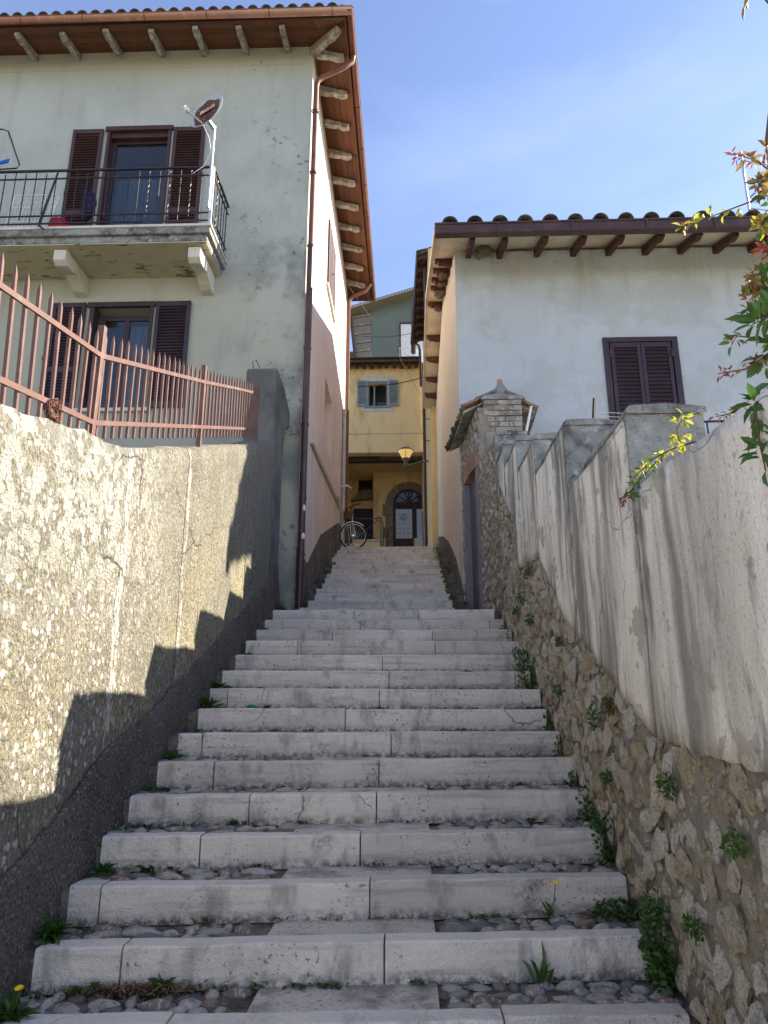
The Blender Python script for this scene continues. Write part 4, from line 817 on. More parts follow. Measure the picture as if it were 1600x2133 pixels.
an = thing('tv_antenna', 'television aerial with thin rods on the roof of the white house', 'antenna', (6.1, 10.9, 7.1))
MB().tube([(6.12, 10.9, 7.0), (6.15, 10.9, 9.8)], .022, 8).build('mast', 'galv', an)
MB().tube([(6.15, 10.9, 9.62), (7.2, 11.1, 9.55)], .012, 6).build('boom', 'galv', an)
for i in range(9): x = 6.2 + .1 * i; MB().tube([(x - .12, 10.75, 9.3), (x + .14, 11.15, 9.95 - .02 * i)], .005, 4).build('rod', 'galv', an)
MB().tube([(6.15, 10.9, 8.6), (6.7, 11.0, 8.58)], .012, 6).build('boom', 'galv', an)
d2 = thing('satellite_dish', 'white satellite dish on the white house roof, half hidden by leaves', 'satellite dish', (6.2, 10.4, 8.0))
MB().lathe((6.28, 10.3, 8.52), [(.02, .0), (.12, .012), (.2, .04), (.24, .07), (.245, .06), (.2, .03), (.02, -.01)], 20, (-.6, -.75, .25)).build('reflector', 'white', d2); MB().tube([(6.28, 10.35, 8.5), (6.2, 10.5, 7.1)], .02, 6).build('pole', 'galv', d2)
MB().tube([(6.18, 10.12, 8.4), (6.05, 9.95, 8.62)], .012, 5).build('feed_arm', 'white', d2)

# ---------------------------------------------------------------- gate portal between garden wall and white house
gp = thing('gate_portal', 'small stone gateway with tiled canopy and grey door beside the white house', 'gateway', (.95, 9.3, .9))
A = Vector((1.085, 8.25, 0)); B = Vector((.83, 10.12, 0)); D = (B - A).normalized(); LN = (B - A).length; NO = Vector((-D.y, D.x, 0));  NO = NO if NO.x < 0 else -NO
def gpt(s, n, z): p = A + D * s + NO * n; return (p.x, p.y, z)
def gbox(mb, s0, s1, n0, n1, z0, z1): return mb.hexa([gpt(s0, n0, z0), gpt(s1, n0, z0), gpt(s1, n1, z0), gpt(s0, n1, z0), gpt(s0, n0, z1), gpt(s1, n0, z1), gpt(s1, n1, z1), gpt(s0, n1, z1)])
S0, S1, ZT = .80, 1.74, 3.16
mb = MB(); gbox(mb, -.03, S0, -.33, .0, .8, 3.2); gbox(mb, S1, LN, -.33, .0, .8, 3.2); gbox(mb, S0, LN, -.33, .0, 3.4, 3.98); gbox(mb, S0 - .06, S0, -.33, .0, 3.2, 3.98); gbox(mb, S1, LN, -.33, .0, 3.2, 3.4); mb.build('gate_wall', 'mortar', gp)
mb = MB(); gbox(mb, S0, S0 + .17, -.14, .015, 1.1, ZT); gbox(mb, S1 - .07, S1, -.14, .015, 1.1, ZT); mb.build('door_frame', 'doorf', gp, bevel=.004)
mb = MB(); gbox(mb, S0 + .17, S1 - .07, -.12, -.07, 1.12, ZT); dr = mb.build('door', 'door', gp); mb = MB(); gbox(mb, S0 + .22, S0 + .27, -.07, -.03, 2.0, 2.1); mb.tube([gpt(S0 + .24, -.03, 2.06), gpt(S0 + .34, -.02, 2.06)], .011, 6); mb.build('handle', 'iron', dr)
for i in range(12):
    s0 = S0 - .02 + i * .082; mb = MB(); lf = .05 * sin(pi * (i + .5) / 12); gbox(mb, s0 + .004, s0 + .076, -.25, .012, ZT + lf, ZT + .2 + lf); mb.build('brick', 'brick', gp, bevel=.004)
mb = MB(); gbox(mb, S0 - .05, S1 + .05, -.22, .14, 1.0, 1.118); mb.build('threshold', 'step', gp, bevel=.006)
rr = random.Random(3); pts2 = []
for _ in range(5200):
    s = rr.uniform(0, LN); z = rr.uniform(1.15, 3.92); r = rr.uniform(.03, .075)
    if S0 - r < s < S1 + r and z < ZT + .25 + r: continue
    if s < S0 - .02 and z > 3.12: continue
    if any((s - a) ** 2 + (z - b) ** 2 < ((r + c) * .9) ** 2 for a, b, c in pts2): continue
    pts2.append((s, z, r))
fr_ = Matrix((NO, D, Vector((0, 0, 1)))).transposed().to_4x4(); pts2.sort(key=lambda p: -p[2]); grest = MB()
for q, (s, z, r) in enumerate(pts2):
    i = rr.randrange(16); mt = fr_ @ Matrix.Rotation(rr.uniform(0, 3), 4, 'X') @ Matrix.Diagonal((r * .4, r * 1.1, r * .85, 1))
    if q < 250: place('stone', stme[i], gpt(s, .0, z), gp, mtx=mt)
    else: V, F = stv[i]; mt = Matrix.Translation(gpt(s, 0, z)) @ mt; grest.add([mt @ v for v in V], F, True)
if grest.v: stuff(grest.build('small_stones', 'wsts', gp))
# brick pier with pyramid cap
for c in range(6):
    z = 3.62 + c * .079; o_ = .05 if c % 2 else 0; insx = 0 if c < 3 else -.015
    xs = [1.08, 1.22 + o_, 1.36 + o_, 1.49 - o_ * .5, 1.59]
    for a, b in zip(xs, xs[1:]): MB().box(a + .004 + insx, 9.0 + random.uniform(-.006, .004) + insx, z + .004, b - .004, 9.24, z + .075).build('brick', 'brickg', gp, bevel=.005)
MB().box(1.085, 9.015, 3.6, 1.585, 9.45, 4.10).build('pier_core', 'mortar', gp)
MB().box(1.075, 8.98, 2.6, 1.40, 9.4, 3.62).build('pier_shaft', 'coat', gp, bevel=.01)
mb = MB(); cpx, cpy = 1.335, 9.2; pr = [(.30, 4.10), (.29, 4.14), (.19, 4.22), (.10, 4.30), (.06, 4.38), (.034, 4.44)]
vs = []; fs = []
for h_, z in pr: vs += [(cpx - h_, cpy - h_ * .75, z), (cpx + h_, cpy - h_ * .75, z), (cpx + h_, cpy + h_ * .75, z), (cpx - h_, cpy + h_ * .75, z)]
for i in range(len(pr) - 1): fs += [(i * 4 + k, i * 4 + (k + 1) % 4, i * 4 + 4 + (k + 1) % 4, i * 4 + 4 + k) for k in range(4)]
fs += [(0, 3, 2, 1), tuple(range(len(vs) - 4, len(vs)))]
mb.add(vs, fs).build('pier_cap', 'cap', gp, bevel=.012)
MB().box(cpx - .035, cpy - .035, 4.4, cpx + .035, cpy + .035, 4.49).build('cap_knob', 'brick', gp, bevel=.006)
for i in range(12):
    y = 9.06 + .098 * i; x1 = .78 - .0125 * i; z1 = 4.0 - .018 * i + random.uniform(-.015, .015); x0 = 1.24 - .012 * i; z0 = 4.22 - .014 * i
    for lay in range(2):
        t0 = lay * .42; a = Vector((x1 + (x0 - x1) * t0 + random.uniform(-.02, .02), y + .015 * lay, z1 + (z0 - z1) * t0 + .02 * lay)); ang = math.atan2(z0 - z1, x0 - x1)
        place('roof_tile', TILE if i < 4 else TILED, a, gp, (ang, 0, -pi / 2 + random.uniform(-.1, .1)), (.72, .72, .8))
        t0 = lay * .42; xa, za = 1.80, 3.96 - .012 * i; xb, zb = 1.38, 4.2 - .012 * i; a = Vector((xa + (xb - xa) * t0, y, za + (zb - za) * t0 + .02 * lay)); place('roof_tile', TILE, a, gp, (math.atan2(.24, .42), 0, pi / 2 + random.uniform(-.08, .08)), (.72, .72, .8))
MB().prism([(.80, 9.08, 3.97), (1.30, 9.08, 4.22), (1.78, 9.08, 3.95), (1.78, 9.08, 3.92), (1.30, 9.08, 4.19), (.80, 9.08, 3.94)], (-.13, 1.06, -.17)).build('canopy_deck', 'beam', gp)
tag(MB().beam((1.47, 8.1, 3.27), (1.55, 8.12, 3.60), .035, .02).build('white_slat', 'white'), 'thin white slat leaning against the right side of the brick gate pier', 'slat')
tag(MB().beam((2.20, 7.9, 3.0), (2.28, 7.95, 3.62), .03, .03).build('black_stake', 'black'), 'black stake tilting above the stepped wall left of the plum shutters', 'stake')
for i, (a, b) in enumerate((((2.27, 7.9, 3.42), (5.2, 8.0, 3.50)), ((2.27, 7.9, 3.37), (5.2, 8.0, 3.42)))):
    pts_ = [Vector(a).lerp(Vector(b), t / 12) - Vector((0, 0, .07 * sin(pi * t / 12))) for t in range(13)]
    tag(MB().tube(pts_, .0035, 4).build('clothes_line', 'line'), ('upper' if i == 0 else 'lower') + ' white clothes line stretched in front of the plum shutters', 'clothes line')
hr = thing('terrace_railing', 'black iron terrace railing behind the near end of the right wall', 'railing', (3.9, 8.3, 2.4))
MB().beam((3.4, 8.3, 3.44), (6.5, 8.3, 3.50), .04, .015).build('rail', 'iron', hr)
for i in range(14): place('baluster', MB().box(-.008, -.008, 0, .008, .008, 1.0).mesh('baluster', M['iron']), (3.55 + .185 * i, 8.3, 2.44), hr)
MB().box(1.9, 7.7, 2.3, 8, 10.1, 2.45).build('terrace_slab', 'cap', hr)

# ---------------------------------------------------------------- ochre houses behind
y2 = thing('house', 'narrow pale yellow house wall beyond the white house, with dark eave', 'house', (1.5, 20, 2))
MB().box(.70, 17.87, 2, 2.3, 24.9, 12.95).build('wall', 'yel2', y2)
MB().box(.675, 17.9, 3.2, .699, 22, 5.3).build('plaster_patch', 'yel2', y2)
MB().prism([(.46, 18.1, 13.0), (1.0, 18.1, 13.3), (2.3, 18.1, 13.0), (2.3, 18.1, 12.9), (1.0, 18.1, 13.2), (.46, 18.1, 12.9)], (-.12, 5.3, 0)).build('roof', 'tiled', y2)
for i in range(10): corbel('rafterd', y2, (.70, 18.2 + .53 * i, 12.96), (-1, 0, 0), .32, .1, .12, drop=.15)
for i in range(22): place('roof_tile', TILED, (.39 - .006 * i, 18.2 + .235 * i, 13.02), y2, (.32, 0, -pi / 2), (1, 1, 1))
gutter(y2, (.42, 18.05, 12.93), (.27, 23.4, 12.93), .06, 'dkcop', seams=False)
MB().tube([(.62, 22.0, 3.5), (.62, 22.0, 11.4)], .05, 8).build('downpipe', 'dkcop', y2)
MB().tube([(.63, 18.6, 8.6), (.62, 18.6, 12.8)], .045, 8).build('downpipe', 'dkcop', y2)
gutter(y2, (.34, 21.3, 13.6), (.34, 25.3, 13.6), .09, 'dkcop', seams=False)
MB().box(.70, 23.6, 12.95, 2.3, 24.9, 14.2).build('upper_wall', 'yel2', y2)
MB().tube([(.40, 24.2, 13.4), (.52, 24.2, 13.3), (.56, 24.2, 13.1), (.58, 24.2, 11.6)], .045, 7).build('downpipe', 'dkcop', y2)
for z, y in ((7.4, 19), (7.9, 18.6)): MB().tube([(.69, y, z), (.58, y, z + .02)], .012, 5).build('wall_hook', 'iron', y2)
MB().tube([(.66, 21.6, 5.0), (.65, 22.3, 7.4)], .012, 5).build('cable', 'cable', y2)

yh = thing('house', 'ochre yellow house with blue grey shutters above an open passage', 'house', (-1.5, 27, 5.8))
FY = 25.0
wall_y(yh, FY, FY + .4, -8, .675, 9.36, 12.98, [(-1.44, -.66, 11.16, 12.22)], 'yel', 'facade')
MB().box(-8, FY + .0, 9.30, .675, FY + .4, 9.359).build('ceiling_edge', 'yel', yh)
MB().box(-8, FY + .7, 9.36, .675, 28.6, 9.6).build('passage_ceiling', 'yel2', yh)
MB().box(-8, FY + .45, 9.12, .675, FY + .7, 9.36).build('beam', 'dkwood', yh)
MB().box(-8, FY + .9, 9.6, .6, FY + 1, 12.9).build('room_back', 'glass', yh)
MB().box(-1.33, 27.5, 4, .85, 29, 9.36).build('inner_wall', 'yel', yh)
MB().box(.64, 24.9, 4, .9, 27.5, 9.36).build('return_wall', 'yel2', yh)
MB().box(-8, 28.5, 4, -1.335, 29, 9.36).build('inner_wall', 'yel', yh)
MB().box(-6.0, 25.0, 4, -2.5, 28.5, 9.3).build('pier', 'yel', yh)
MB().box(-8, FY - .004, 10.04, .67, FY, 10.06).build('render_line', 'cap', yh)
# window trim, open shutters
t_ = MB(); t_.box(-1.68, FY - .02, 12.22, -.42, FY, 12.44); t_.box(-1.68, FY - .02, 10.96, -.42, FY, 11.16); t_.box(-1.68, FY - .018, 11.16, -1.44, FY, 12.22); t_.box(-.66, FY - .018, 11.16, -.42, FY, 12.22); t_.build('window_trim', 'trim', yh)
MB().box(-1.55, FY - .07, 11.10, -.55, FY + .05, 11.165).build('window_sill', 'blueg', yh)
t_ = MB(); t_.box(-1.44, FY + .03, 11.17, -1.38, FY + .09, 12.22); t_.box(-.72, FY + .03, 11.17, -.66, FY + .09, 12.22); t_.box(-1.38, FY + .03, 12.14, -.72, FY + .09, 12.22); t_.box(-1.22, FY + .1, 11.17, -1.16, FY + .14, 12.14); t_.build('window_frame', 'blueg', yh)
shutter(yh, -1.84, -1.46, 11.17, 12.24, FY - .05, 'blueg', pitch=.06, mid=False); shutter(yh, -.64, -.26, 11.17, 12.24, FY - .05, 'blueg', pitch=.06, mid=False)
# eave
MB().prism([(-8, FY - .55, 12.86), (-8, FY + 3, 13.9), (-8, FY + 3, 13.8), (-8, FY - .55, 12.78)], (8.6, 0, 0)).build('roof', 'tiled', yh)
gutter(yh, (-8, FY - .58, 12.90), (.62, FY - .58, 12.92), .06, 'dkcop', seams=False)
for i in range(14): corbel('rafterd', yh, (.45 - .29 * i, FY, 12.93), (0, -1, 0), .46, .1, .16, drop=.15)
for i in range(22): place('roof_tile', TILE if i % 4 == 1 else TILED, (.5 - .235 * i, FY - .5, 12.9), yh, (.3, 0, random.uniform(-.06, .06)))
# arched door
def arc(cx, cz, r, a0, a1, n): return [(cx + r * cos(a0 + (a1 - a0) * i / n), cz + r * sin(a0 + (a1 - a0) * i / n)) for i in range(n + 1)]
DX, DZ, DR = .10, 8.0, .63; by = 27.5
for i in range(9):
    a0 = pi * i / 9; a1 = pi * (i + 1) / 9; P = arc(DX, DZ, DR, a0 + .012, a1 - .012, 4) + arc(DX, DZ, DR + .30, a1 - .010, a0 + .010, 4)
    MB().prism([(x, by - .06, z) for x, z in P if True], (0, .07, 0)).build('arch_stone', 'arch', yh, bevel=.008)
zz = DZ; i = 0
for zq in (7.52, 7.05, 6.62, 6.15, 5.7):
    w = .30 if i % 2 else .42; MB().box(DX - DR - w, by - .06, zq + .006, DX - DR, by + .01, zz - .004).build('arch_stone', 'arch', yh, bevel=.008); zz = zq; i += 1
df = MB(); df.prism([(DX - DR, by - .02, 5.8), (DX + DR, by - .02, 5.8)] + [(x, by - .02, z) for x, z in arc(DX, DZ, DR, 0, pi, 16)], (0, .01, 0)); adoor = df.build('arched_door', 'dkwood', yh)
fn = MB()
for a, b in ((8.06, 8.58),): pass
for i in range(5):
    a0 = pi * (i / 5) + .06; a1 = pi * ((i + 1) / 5) - .06; P = arc(DX, DZ + .05, .50, a0, a1, 5) + [(DX + .12 * cos((a0 + a1) / 2), DZ + .05 + .12 * sin((a0 + a1) / 2))]; MB().prism([(x, by - .026, z) for x, z in P], (0, .005, 0)).build('fanlight_pane', 'glass', adoor)
MB().box(DX - .03, by - .045, DZ, DX + .03, by - .02, DZ + DR - .02).box(DX - DR, by - .05, DZ - .06, DX + DR, by - .02, DZ + .03).build('transom', 'dkwood', adoor)
for i in range(7): a = pi * (i + .5) / 7; MB().beam((DX + .15 * cos(a), by - .034, DZ + .05 + .15 * sin(a)), (DX + .55 * cos(a), by - .034, DZ + .05 + .55 * sin(a)), .012, .012, (0, 1, 0)).build('fanlight_bar', 'leadl', adoor)
MB().box(-.42, by - .045, 6.57, .23, by - .021, 7.78).build('door_glass', 'lead', adoor)
le = MB()
for i in range(1, 4): x = -.42 + .65 * i / 4; le.box(x - .006, by - .05, 6.57, x + .006, by - .045, 7.78)
for i in range(1, 6): z = 6.57 + 1.21 * i / 6; le.box(-.42, by - .0505, z - .006, .23, by - .0455, z + .006)
le.tube([(-.095 + .12 * cos(t), by - .052, 7.42 + .14 * sin(t)) for t in [2 * pi * i / 24 for i in range(25)]], .009, 5)
le.tube([(-.095 + .05 * cos(t) * (1 + .4 * sin(2 * t)), by - .052, 7.42 + .07 * sin(t)) for t in [2 * pi * i / 24 for i in range(25)]], .008, 5); le.build('leading', 'leadl', adoor)
MB().box(.42, by - .045, 6.57, .66, by - .021, 7.78).build('door_glass', 'lead', adoor)
MB().lathe((.30, by - .06, 6.42), [(0, 0), (.03, 0), (.03, .02), (0, .03)], 8, (0, -1, 0)).build('door_knob', 'galv', adoor)
MB().box(.30, 26.7, 5.8, .64, 27.4, 6.40).build('door_step', 'trim', yh, bevel=.01)
MB().box(-2.2, 28.44, 5.9, -1.36, 28.5, 8.10).build('side_door', 'grille', yh)
for i in range(5): MB().box(-2.19 + i * .165, 28.42, 5.9, -2.04 + i * .165, 28.439, 8.08).build('door_plank', 'grille', yh)
# upper arched opening with lattice and stair flight, dark red underside
P = [(-2.38, 9.35), (-2.38, 9.0), (-1.40, 9.0), (-1.40, 9.35)]
MB().box(-1.95, 28.43, 9.2, -1.44, 28.5, 10.2)
ln_ = MB(); ln_.prism([(-2.0, 28.46, 8.75), (-1.42, 28.46, 8.75), (-1.42, 28.46, 9.34), (-2.0, 28.46, 9.34)], (0, .03, 0)); lt = ln_.build('lattice_window', 'glass', yh)
lb_ = MB()
for i in range(-6, 9): lb_.beam((-2.0 + .08 * i, 28.44, 8.75), (-2.0 + .08 * i + .59, 28.44, 9.34), .012, .01, (0, 1, 0)) if -2.0 + .08 * i >= -2.02 and -2.0 + .08 * i + .59 <= -1.3 else None
lb_.box(-2.02, 28.43, 8.73, -1.4, 28.45, 8.76); lb_.build('lattice', 'iron', lt)
MB().prism([(-2.30, 28.2, 8.40), (-1.84, 28.2, 8.86), (-1.335, 28.2, 8.86), (-1.335, 28.2, 8.50)], (0, .3, 0)).build('stair_flight', 'arch', yh)
MB().box(-1.07, 27.46, 7.9, -1.045, 27.5, 9.4).build('conduit', 'yel', yh)
lwl = thing('low_wall', 'low ochre wall with pale coping behind the bicycle', 'wall', (-1.6, 26, 5.7)); MB().box(-2.2, 26.0, 5.4, -1.0, 26.2, 6.12).build('wall_body', 'yel', lwl); MB().box(-2.2, 25.96, 6.12, -.97, 26.24, 6.19).build('coping', 'trim', lwl, bevel=.008)
hr2 = thing('handrail', 'thin grey metal handrail with ring beside the arched door', 'railing', (-1.4, 26.4, 6))
MB().tube([(-2.0, 26.4, 7.12), (-1.0, 26.4, 7.12), (-.9, 26.4, 7.0), (-.88, 26.4, 5.8)], .022, 6).build('top_rail', 'lampm', hr2)
MB().tube([(-.98, 26.4, 5.8), (-.98, 26.4, 7.1)], .02, 6).build('post', 'lampm', hr2); MB().tube([(-.72, 26.4, 5.8), (-.72, 26.4, 6.7)], .018, 6).build('post', 'iron', hr2)
MB().tube([(-1.05 + .09 * cos(t), 26.38, 7.10 + .09 * sin(t)) for t in [2 * pi * i / 16 for i in range(17)]], .014, 5).build('ring', 'lampm', hr2)
MB().tube([(-2.1, 26.4, 6.2), (-1.6, 26.4, 6.62), (-1.1, 26.4, 7.05)], .016, 5).build('brace', 'lampm', hr2); MB().tube([(-1.62, 26.4, 6.62), (-1.1, 26.4, 6.25)], .016, 5).build('brace', 'lampm', hr2)
MB().tube([(.62, 25.5, 5.8), (.60, 25.5, 6.95), (.62, 25.9, 7.2)], .022, 6).build('top_rail', 'lampm', hr2)

gh = thing('house', 'dark green house with sloping roof and white roller blind, farthest up the alley', 'house', (0, 34, 12))
MB().prism([(-1.72, 33, 10), (-1.72, 33, 20.26), (.3, 33, 20.9), (3, 33, 21.7), (3, 33, 10)], (0, 4, 0)).build('wall', 'green', gh)
MB().prism([(-2.86, 32.3, 20.05), (.6, 32.3, 21.15), (3.2, 32.3, 21.95), (3.2, 32.3, 21.8), (-2.86, 32.3, 19.88)], (0, 5, 0)).build('roof', 'greenm', gh)
MB().prism([(-2.84, 33.01, 19.85), (-1.73, 33.01, 20.2), (-1.73, 33.01, 17.0), (-2.5, 33.01, 17.0)], (0, .05, 0)).build('eave_boarding', 'greenm', gh)
for i in range(6): z = 17.3 + .5 * i; MB().beam((-2.55 - .045 * i, 32.95, z), (-1.74, 32.95, z + .12), .05, .05).build('eave_batten', 'beam', gh)
MB().beam((-2.84, 32.9, 19.9), (-2.52, 32.9, 17.0), .12, .12).build('fascia', 'dkcop', gh)
for i in range(28): x = -2.75 + .14 * i; MB().box(x, 32.28, 19.92 + .318 * (x + 2.86), x + .06, 32.31, 20.0 + .318 * (x + 2.86)).build('roof_rib', 'trim', gh)
bl = MB(); bl.box(-.2, 32.97, 17.2, 1.2, 33.0, 19.35); rb_ = bl.build('roller_blind', 'white', gh)
sm_ = MB().box(0, 0, 0, 1.4, .012, .085).mesh('slat', M['white'])
for i in range(21): place('slat', sm_, (-.2, 32.955, 17.25 + .1 * i), rb_)
MB().box(-.26, 32.94, 19.35, 1.25, 33.0, 19.46).build('blind_box', 'dkcop', gh); MB().box(-.27, 32.94, 17.2, -.2, 33, 19.35).build('window_frame', 'dkcop', gh)
br = thing('balcony_railing', 'small white balcony railing below the roller blind', 'railing', (0, 32, 17)); MB().beam((-.3, 32.2, 17.55), (1.2, 32.2, 17.55), .03, .03).build('rail', 'white', br)
for i in range(10): MB().tube([(-.25 + .14 * i, 32.2, 16.6), (-.25 + .14 * i, 32.2, 17.55)], .012, 4).build('baluster', 'white', br)
sh = thing('house', 'sliver of an old brown stone house beyond the left eave', 'house', (-3.6, 36, 12)); MB().box(-5, 35.5, 10, -2.75, 38, 19.2).build('wall', 'arch', sh); MB().prism([(-5.2, 35.3, 19.3), (-2.6, 35.3, 19.0), (-2.6, 35.3, 18.9), (-5.2, 35.3, 19.2)], (0, 3, 0)).build('roof', 'tile', sh)

# street lamp on the ochre wall
la = thing('street_lamp', 'lit street lamp on a curved grey arm beside the dark downpipe', 'street lamp', (.62, 20, 7.1))
lc = Vector((.0, 20, 7.33))
MB().tube([(.68, 20, 7.15), (.45, 20, 7.14), (.2, 20, 7.06), (.02, 20, 6.98), (0, 20, 7.02)], [.03, .028, .026, .024, .024], 8).build('arm', 'lampm', la)
MB().lathe((0, 20, 6.96), [(0, 0), (.03, 0), (.04, .06), (.06, .18), (.11, .26), (.12, .28), (0, .28)], 16).build('stem', 'lampm', la)
MB().lathe((0, 20, 7.24), [(.10, 0), (.13, .05), (.17, .14), (.225, .22), (.22, .235), (.15, .24)], 20).build('lamp_glass', 'lampg', la)
MB().lathe((0, 20, 7.27), [(0, 0), (.05, .02), (.06, .10), (0, .17)], 12).build('bulb', 'lampc', la)
MB().lathe((0, 20, 7.47), [(.235, 0), (.24, .015), (.19, .04), (.15, .09), (.13, .10), (0, .11)], 20).build('hood', 'lampm', la)
for i in range(3): a = 2 * pi * i / 3 + .5; MB().tube([(.11 * cos(a), 20 + .11 * sin(a), 7.25), (.225 * cos(a), 20 + .225 * sin(a), 7.48)], .008, 5).build('strut', 'lampm', la)

# cables across the alley
def cab(name, pts, r, m, label, sag=.1):
    P = []
    for a, b in zip(pts, pts[1:]):
        for t in range(8): P.append(Vector(a).lerp(Vector(b), t / 8) - Vector((0, 0, sag * sin(pi * t / 8))))
    P.append(Vector(pts[-1])); tag(MB().tube(P, r, 5).build(name, m), label, 'cable')
cab('cable', [(-1.45, 20, 9.62), (.66, 20, 9.92)], .014, 'cable', 'black cable crossing in front of the blue grey shutters')
cab('cable', [(-1.45, 16.1, 10.6), (-.38, 20, 11.16), (.15, 22, 11.0), (.66, 23.5, 10.8)], .009, 'line', 'pale thin wire hanging from the left eave across the green house')
cab('cable', [(-1.6, 24, 13.6), (.5, 24, 13.75)], .01, 'cable', 'thin dark wire low in front of the green house wall')

# ---------------------------------------------------------------- bicycle
bi = thing('bicycle', 'old bicycle with bent handlebar parked at the top of the stairs', 'bicycle', (-1.28, 15.9, 3.4))
hub = Vector((-1.19, 15.42, 3.76)); wr_ = .295
fx = Vector((1, .12, 0)).normalized(); fz_ = Vector((0, 0, 1))
def ring(c, ux, uz, r, t, n=40, k=8): return MB().tube([c + ux * cos(2 * pi * i / n) * r + uz * sin(2 * pi * i / n) * r for i in range(n + 1)], t, k, False)
def wheel(c, ux, uz, nm='wheel'):
    w = ring(c, ux, uz, wr_, .017).build(nm, 'black', bi); ring(c, ux, uz, wr_ - .022, .008).build('rim', 'chrome', w)
    nrm = ux.cross(uz)
    for i in range(28):
        a = 2 * pi * i / 28; MB().tube([c + nrm * (.03 if i % 2 else -.03), c + (ux * cos(a) + uz * sin(a)) * (wr_ - .02)], .0022, 3).build('spoke', 'chrome', w)
    MB().tube([c - nrm * .05, c + nrm * .05], .022, 8).build('hub', 'chrome', w)
wheel(hub, fx, fz_)
rear = Vector((-1.33, 16.3, 3.82)); wheel(rear, Vector((.1, .97, .2)).normalized(), Vector((-.12, 0, 1)).normalized())
head = Vector((-1.26, 15.6, 4.30)); bb = Vector((-1.27, 15.95, 3.72)); seat = Vector((-1.36, 16.15, 4.36))
MB().tube([hub + Vector((.05, .05, 0)), head + Vector((.03, 0, -.15)), head], [.012, .014, .016], 7).tube([hub + Vector((-.05, .05, 0)), head + Vector((-.03, 0, -.15))], .012, 7).build('fork', 'chrome', bi)
MB().tube([head, bb], .017, 7).tube([bb, seat], .016, 7).tube([head + Vector((0, 0, .02)), seat - Vector((0, 0, .1))], .016, 7).tube([bb, rear], .011, 6).tube([seat - Vector((0, 0, .1)), rear], .01, 6).build('frame', mat('blue_black_frame_paint', (.03, .035, .06), rough=.3, spec=.6), bi)
MB().tube([head, head + Vector((.0, -.02, .16))], .014, 7).tube([head + Vector((-.12, .0, .13)), head + Vector((-.02, -.02, .17)), head + Vector((.12, -.04, .24)), head + Vector((.22, -.02, .25))], .013, 7).build('handlebar', 'black', bi)
V, F = blob(31, 2, .2, 3); MB().add([seat + Vector((v.x * .07, v.y * .13, v.z * .045)) for v in V], F, True).build('saddle', 'black', bi)
bk_ = MB(); bc = head + Vector((-.06, -.10, -.16))
bk_.lathe(bc, [(.08, 0), (.115, .2), (.11, .2), (.075, .01), (0, .01)], 12); bk_.build('basket', 'twig', bi)
MB().tube([bb + Vector((-.1, 0, 0)), bb + Vector((.1, -.02, -.05))], .012, 6).box(bb.x + .08, bb.y - .06, bb.z - .07, bb.x + .17, bb.y + .0, bb.z - .045).build('pedals', 'chrome', bi)
ring(hub, fx, fz_, wr_ + .03, .0, 40, 4)
MB().tube([hub + fx * cos(t) * (wr_ + .028) + fz_ * sin(t) * (wr_ + .028) for t in [pi * .25 + pi * .7 * i / 14 for i in range(15)]], .010, 5).build('mudguard', 'chrome', bi)
MB().lathe(head + Vector((.0, -.08, .02)), [(0, 0), (.04, .0), (.045, .03), (0, .06)], 10, (0, -1, 0)).build('headlight', 'chrome', bi)

# ---------------------------------------------------------------- weeds, plants
def rosette(name, c, n, L, m, label, cat='weed', tilt=(.35, 1.1), w=.28, seed=0, group=None, face=None, flower=0):
    rr = random.Random(seed); mb = MB(); c = Vector(c)
    for i in range(n):
        a = rr.uniform(0, 2 * pi); el = rr.uniform(*tilt); d = Vector((cos(a) * cos(el), sin(a) * cos(el), sin(el)))
        if face and d.dot(Vector(face)) < -.2: d -= 2 * Vector(face) * d.dot(Vector(face))
        l = L * rr.uniform(.55, 1.1); mb.leaf(c + Vector((rr.gauss(0, .015), rr.gauss(0, .012), 0)), d, (0, 0, 1) if el < 1.2 else d.orthogonal(), l, l * w * rr.uniform(.8, 1.3), .3, rr.uniform(.1, .5))
    root = tag(mb.build(name, m), label, cat, group)
    for q in range(flower):
        p = c + Vector((rr.uniform(-.06, .08), rr.uniform(-.06, .02), L * rr.uniform(.9, 1.3))); MB().tube([c, (c + p) / 2 + Vector((.01, 0, 0)), p], .002, 4).build('stem', 'leafm', root)
        f_ = MB()
        for k in range(14): a = 2 * pi * k / 14; f_.leaf(p, (cos(a), sin(a) * .6 - .5, .45 + sin(a) * .3), (0, -1, .5), .018, .007, .1, 0)
        f_.build('flower', 'flower', root)
    return root
def bushy(name, c, ext, n, ls, m, label, cat='plant', seed=0, group=None, out=(-1, 0, 0)):
    rr = random.Random(seed); mb = MB(); c = Vector(c); out = Vector(out)
    for i in range(n):
        while 1:
            q = Vector((rr.uniform(-1, 1), rr.uniform(-1, 1), rr.uniform(-1, 1)))
            if q.length < 1: break
        q = Vector([q[k] * (abs(q[k]) ** -.15) for k in range(3)]); p = c + Vector((q.x * ext[0], q.y * ext[1], q.z * ext[2]))
        d = (Vector((rr.gauss(0, 1), rr.gauss(0, 1), rr.gauss(0, 1))) * .6 + q * .7 + out * .5 + Vector((0, 0, .25))).normalized(); nn = (out + Vector((rr.gauss(0, .5), rr.gauss(0, .5), rr.gauss(.4, .4)))).normalized()
        l = ls * rr.uniform(.6, 1.25); mb.leaf(p, d, nn, l, l * .85, .18, .1)
    for i in range(max(3, n // 25)): q = Vector((rr.uniform(-1, 1) * ext[0], rr.uniform(-1, 1) * ext[1], rr.uniform(-.6, 1) * ext[2])); mb.tube([c + Vector((0, 0, -ext[2])), c + q * .5, c + q], .0018, 3, False)
    return tag(mb.build(name, m), label, cat, group)
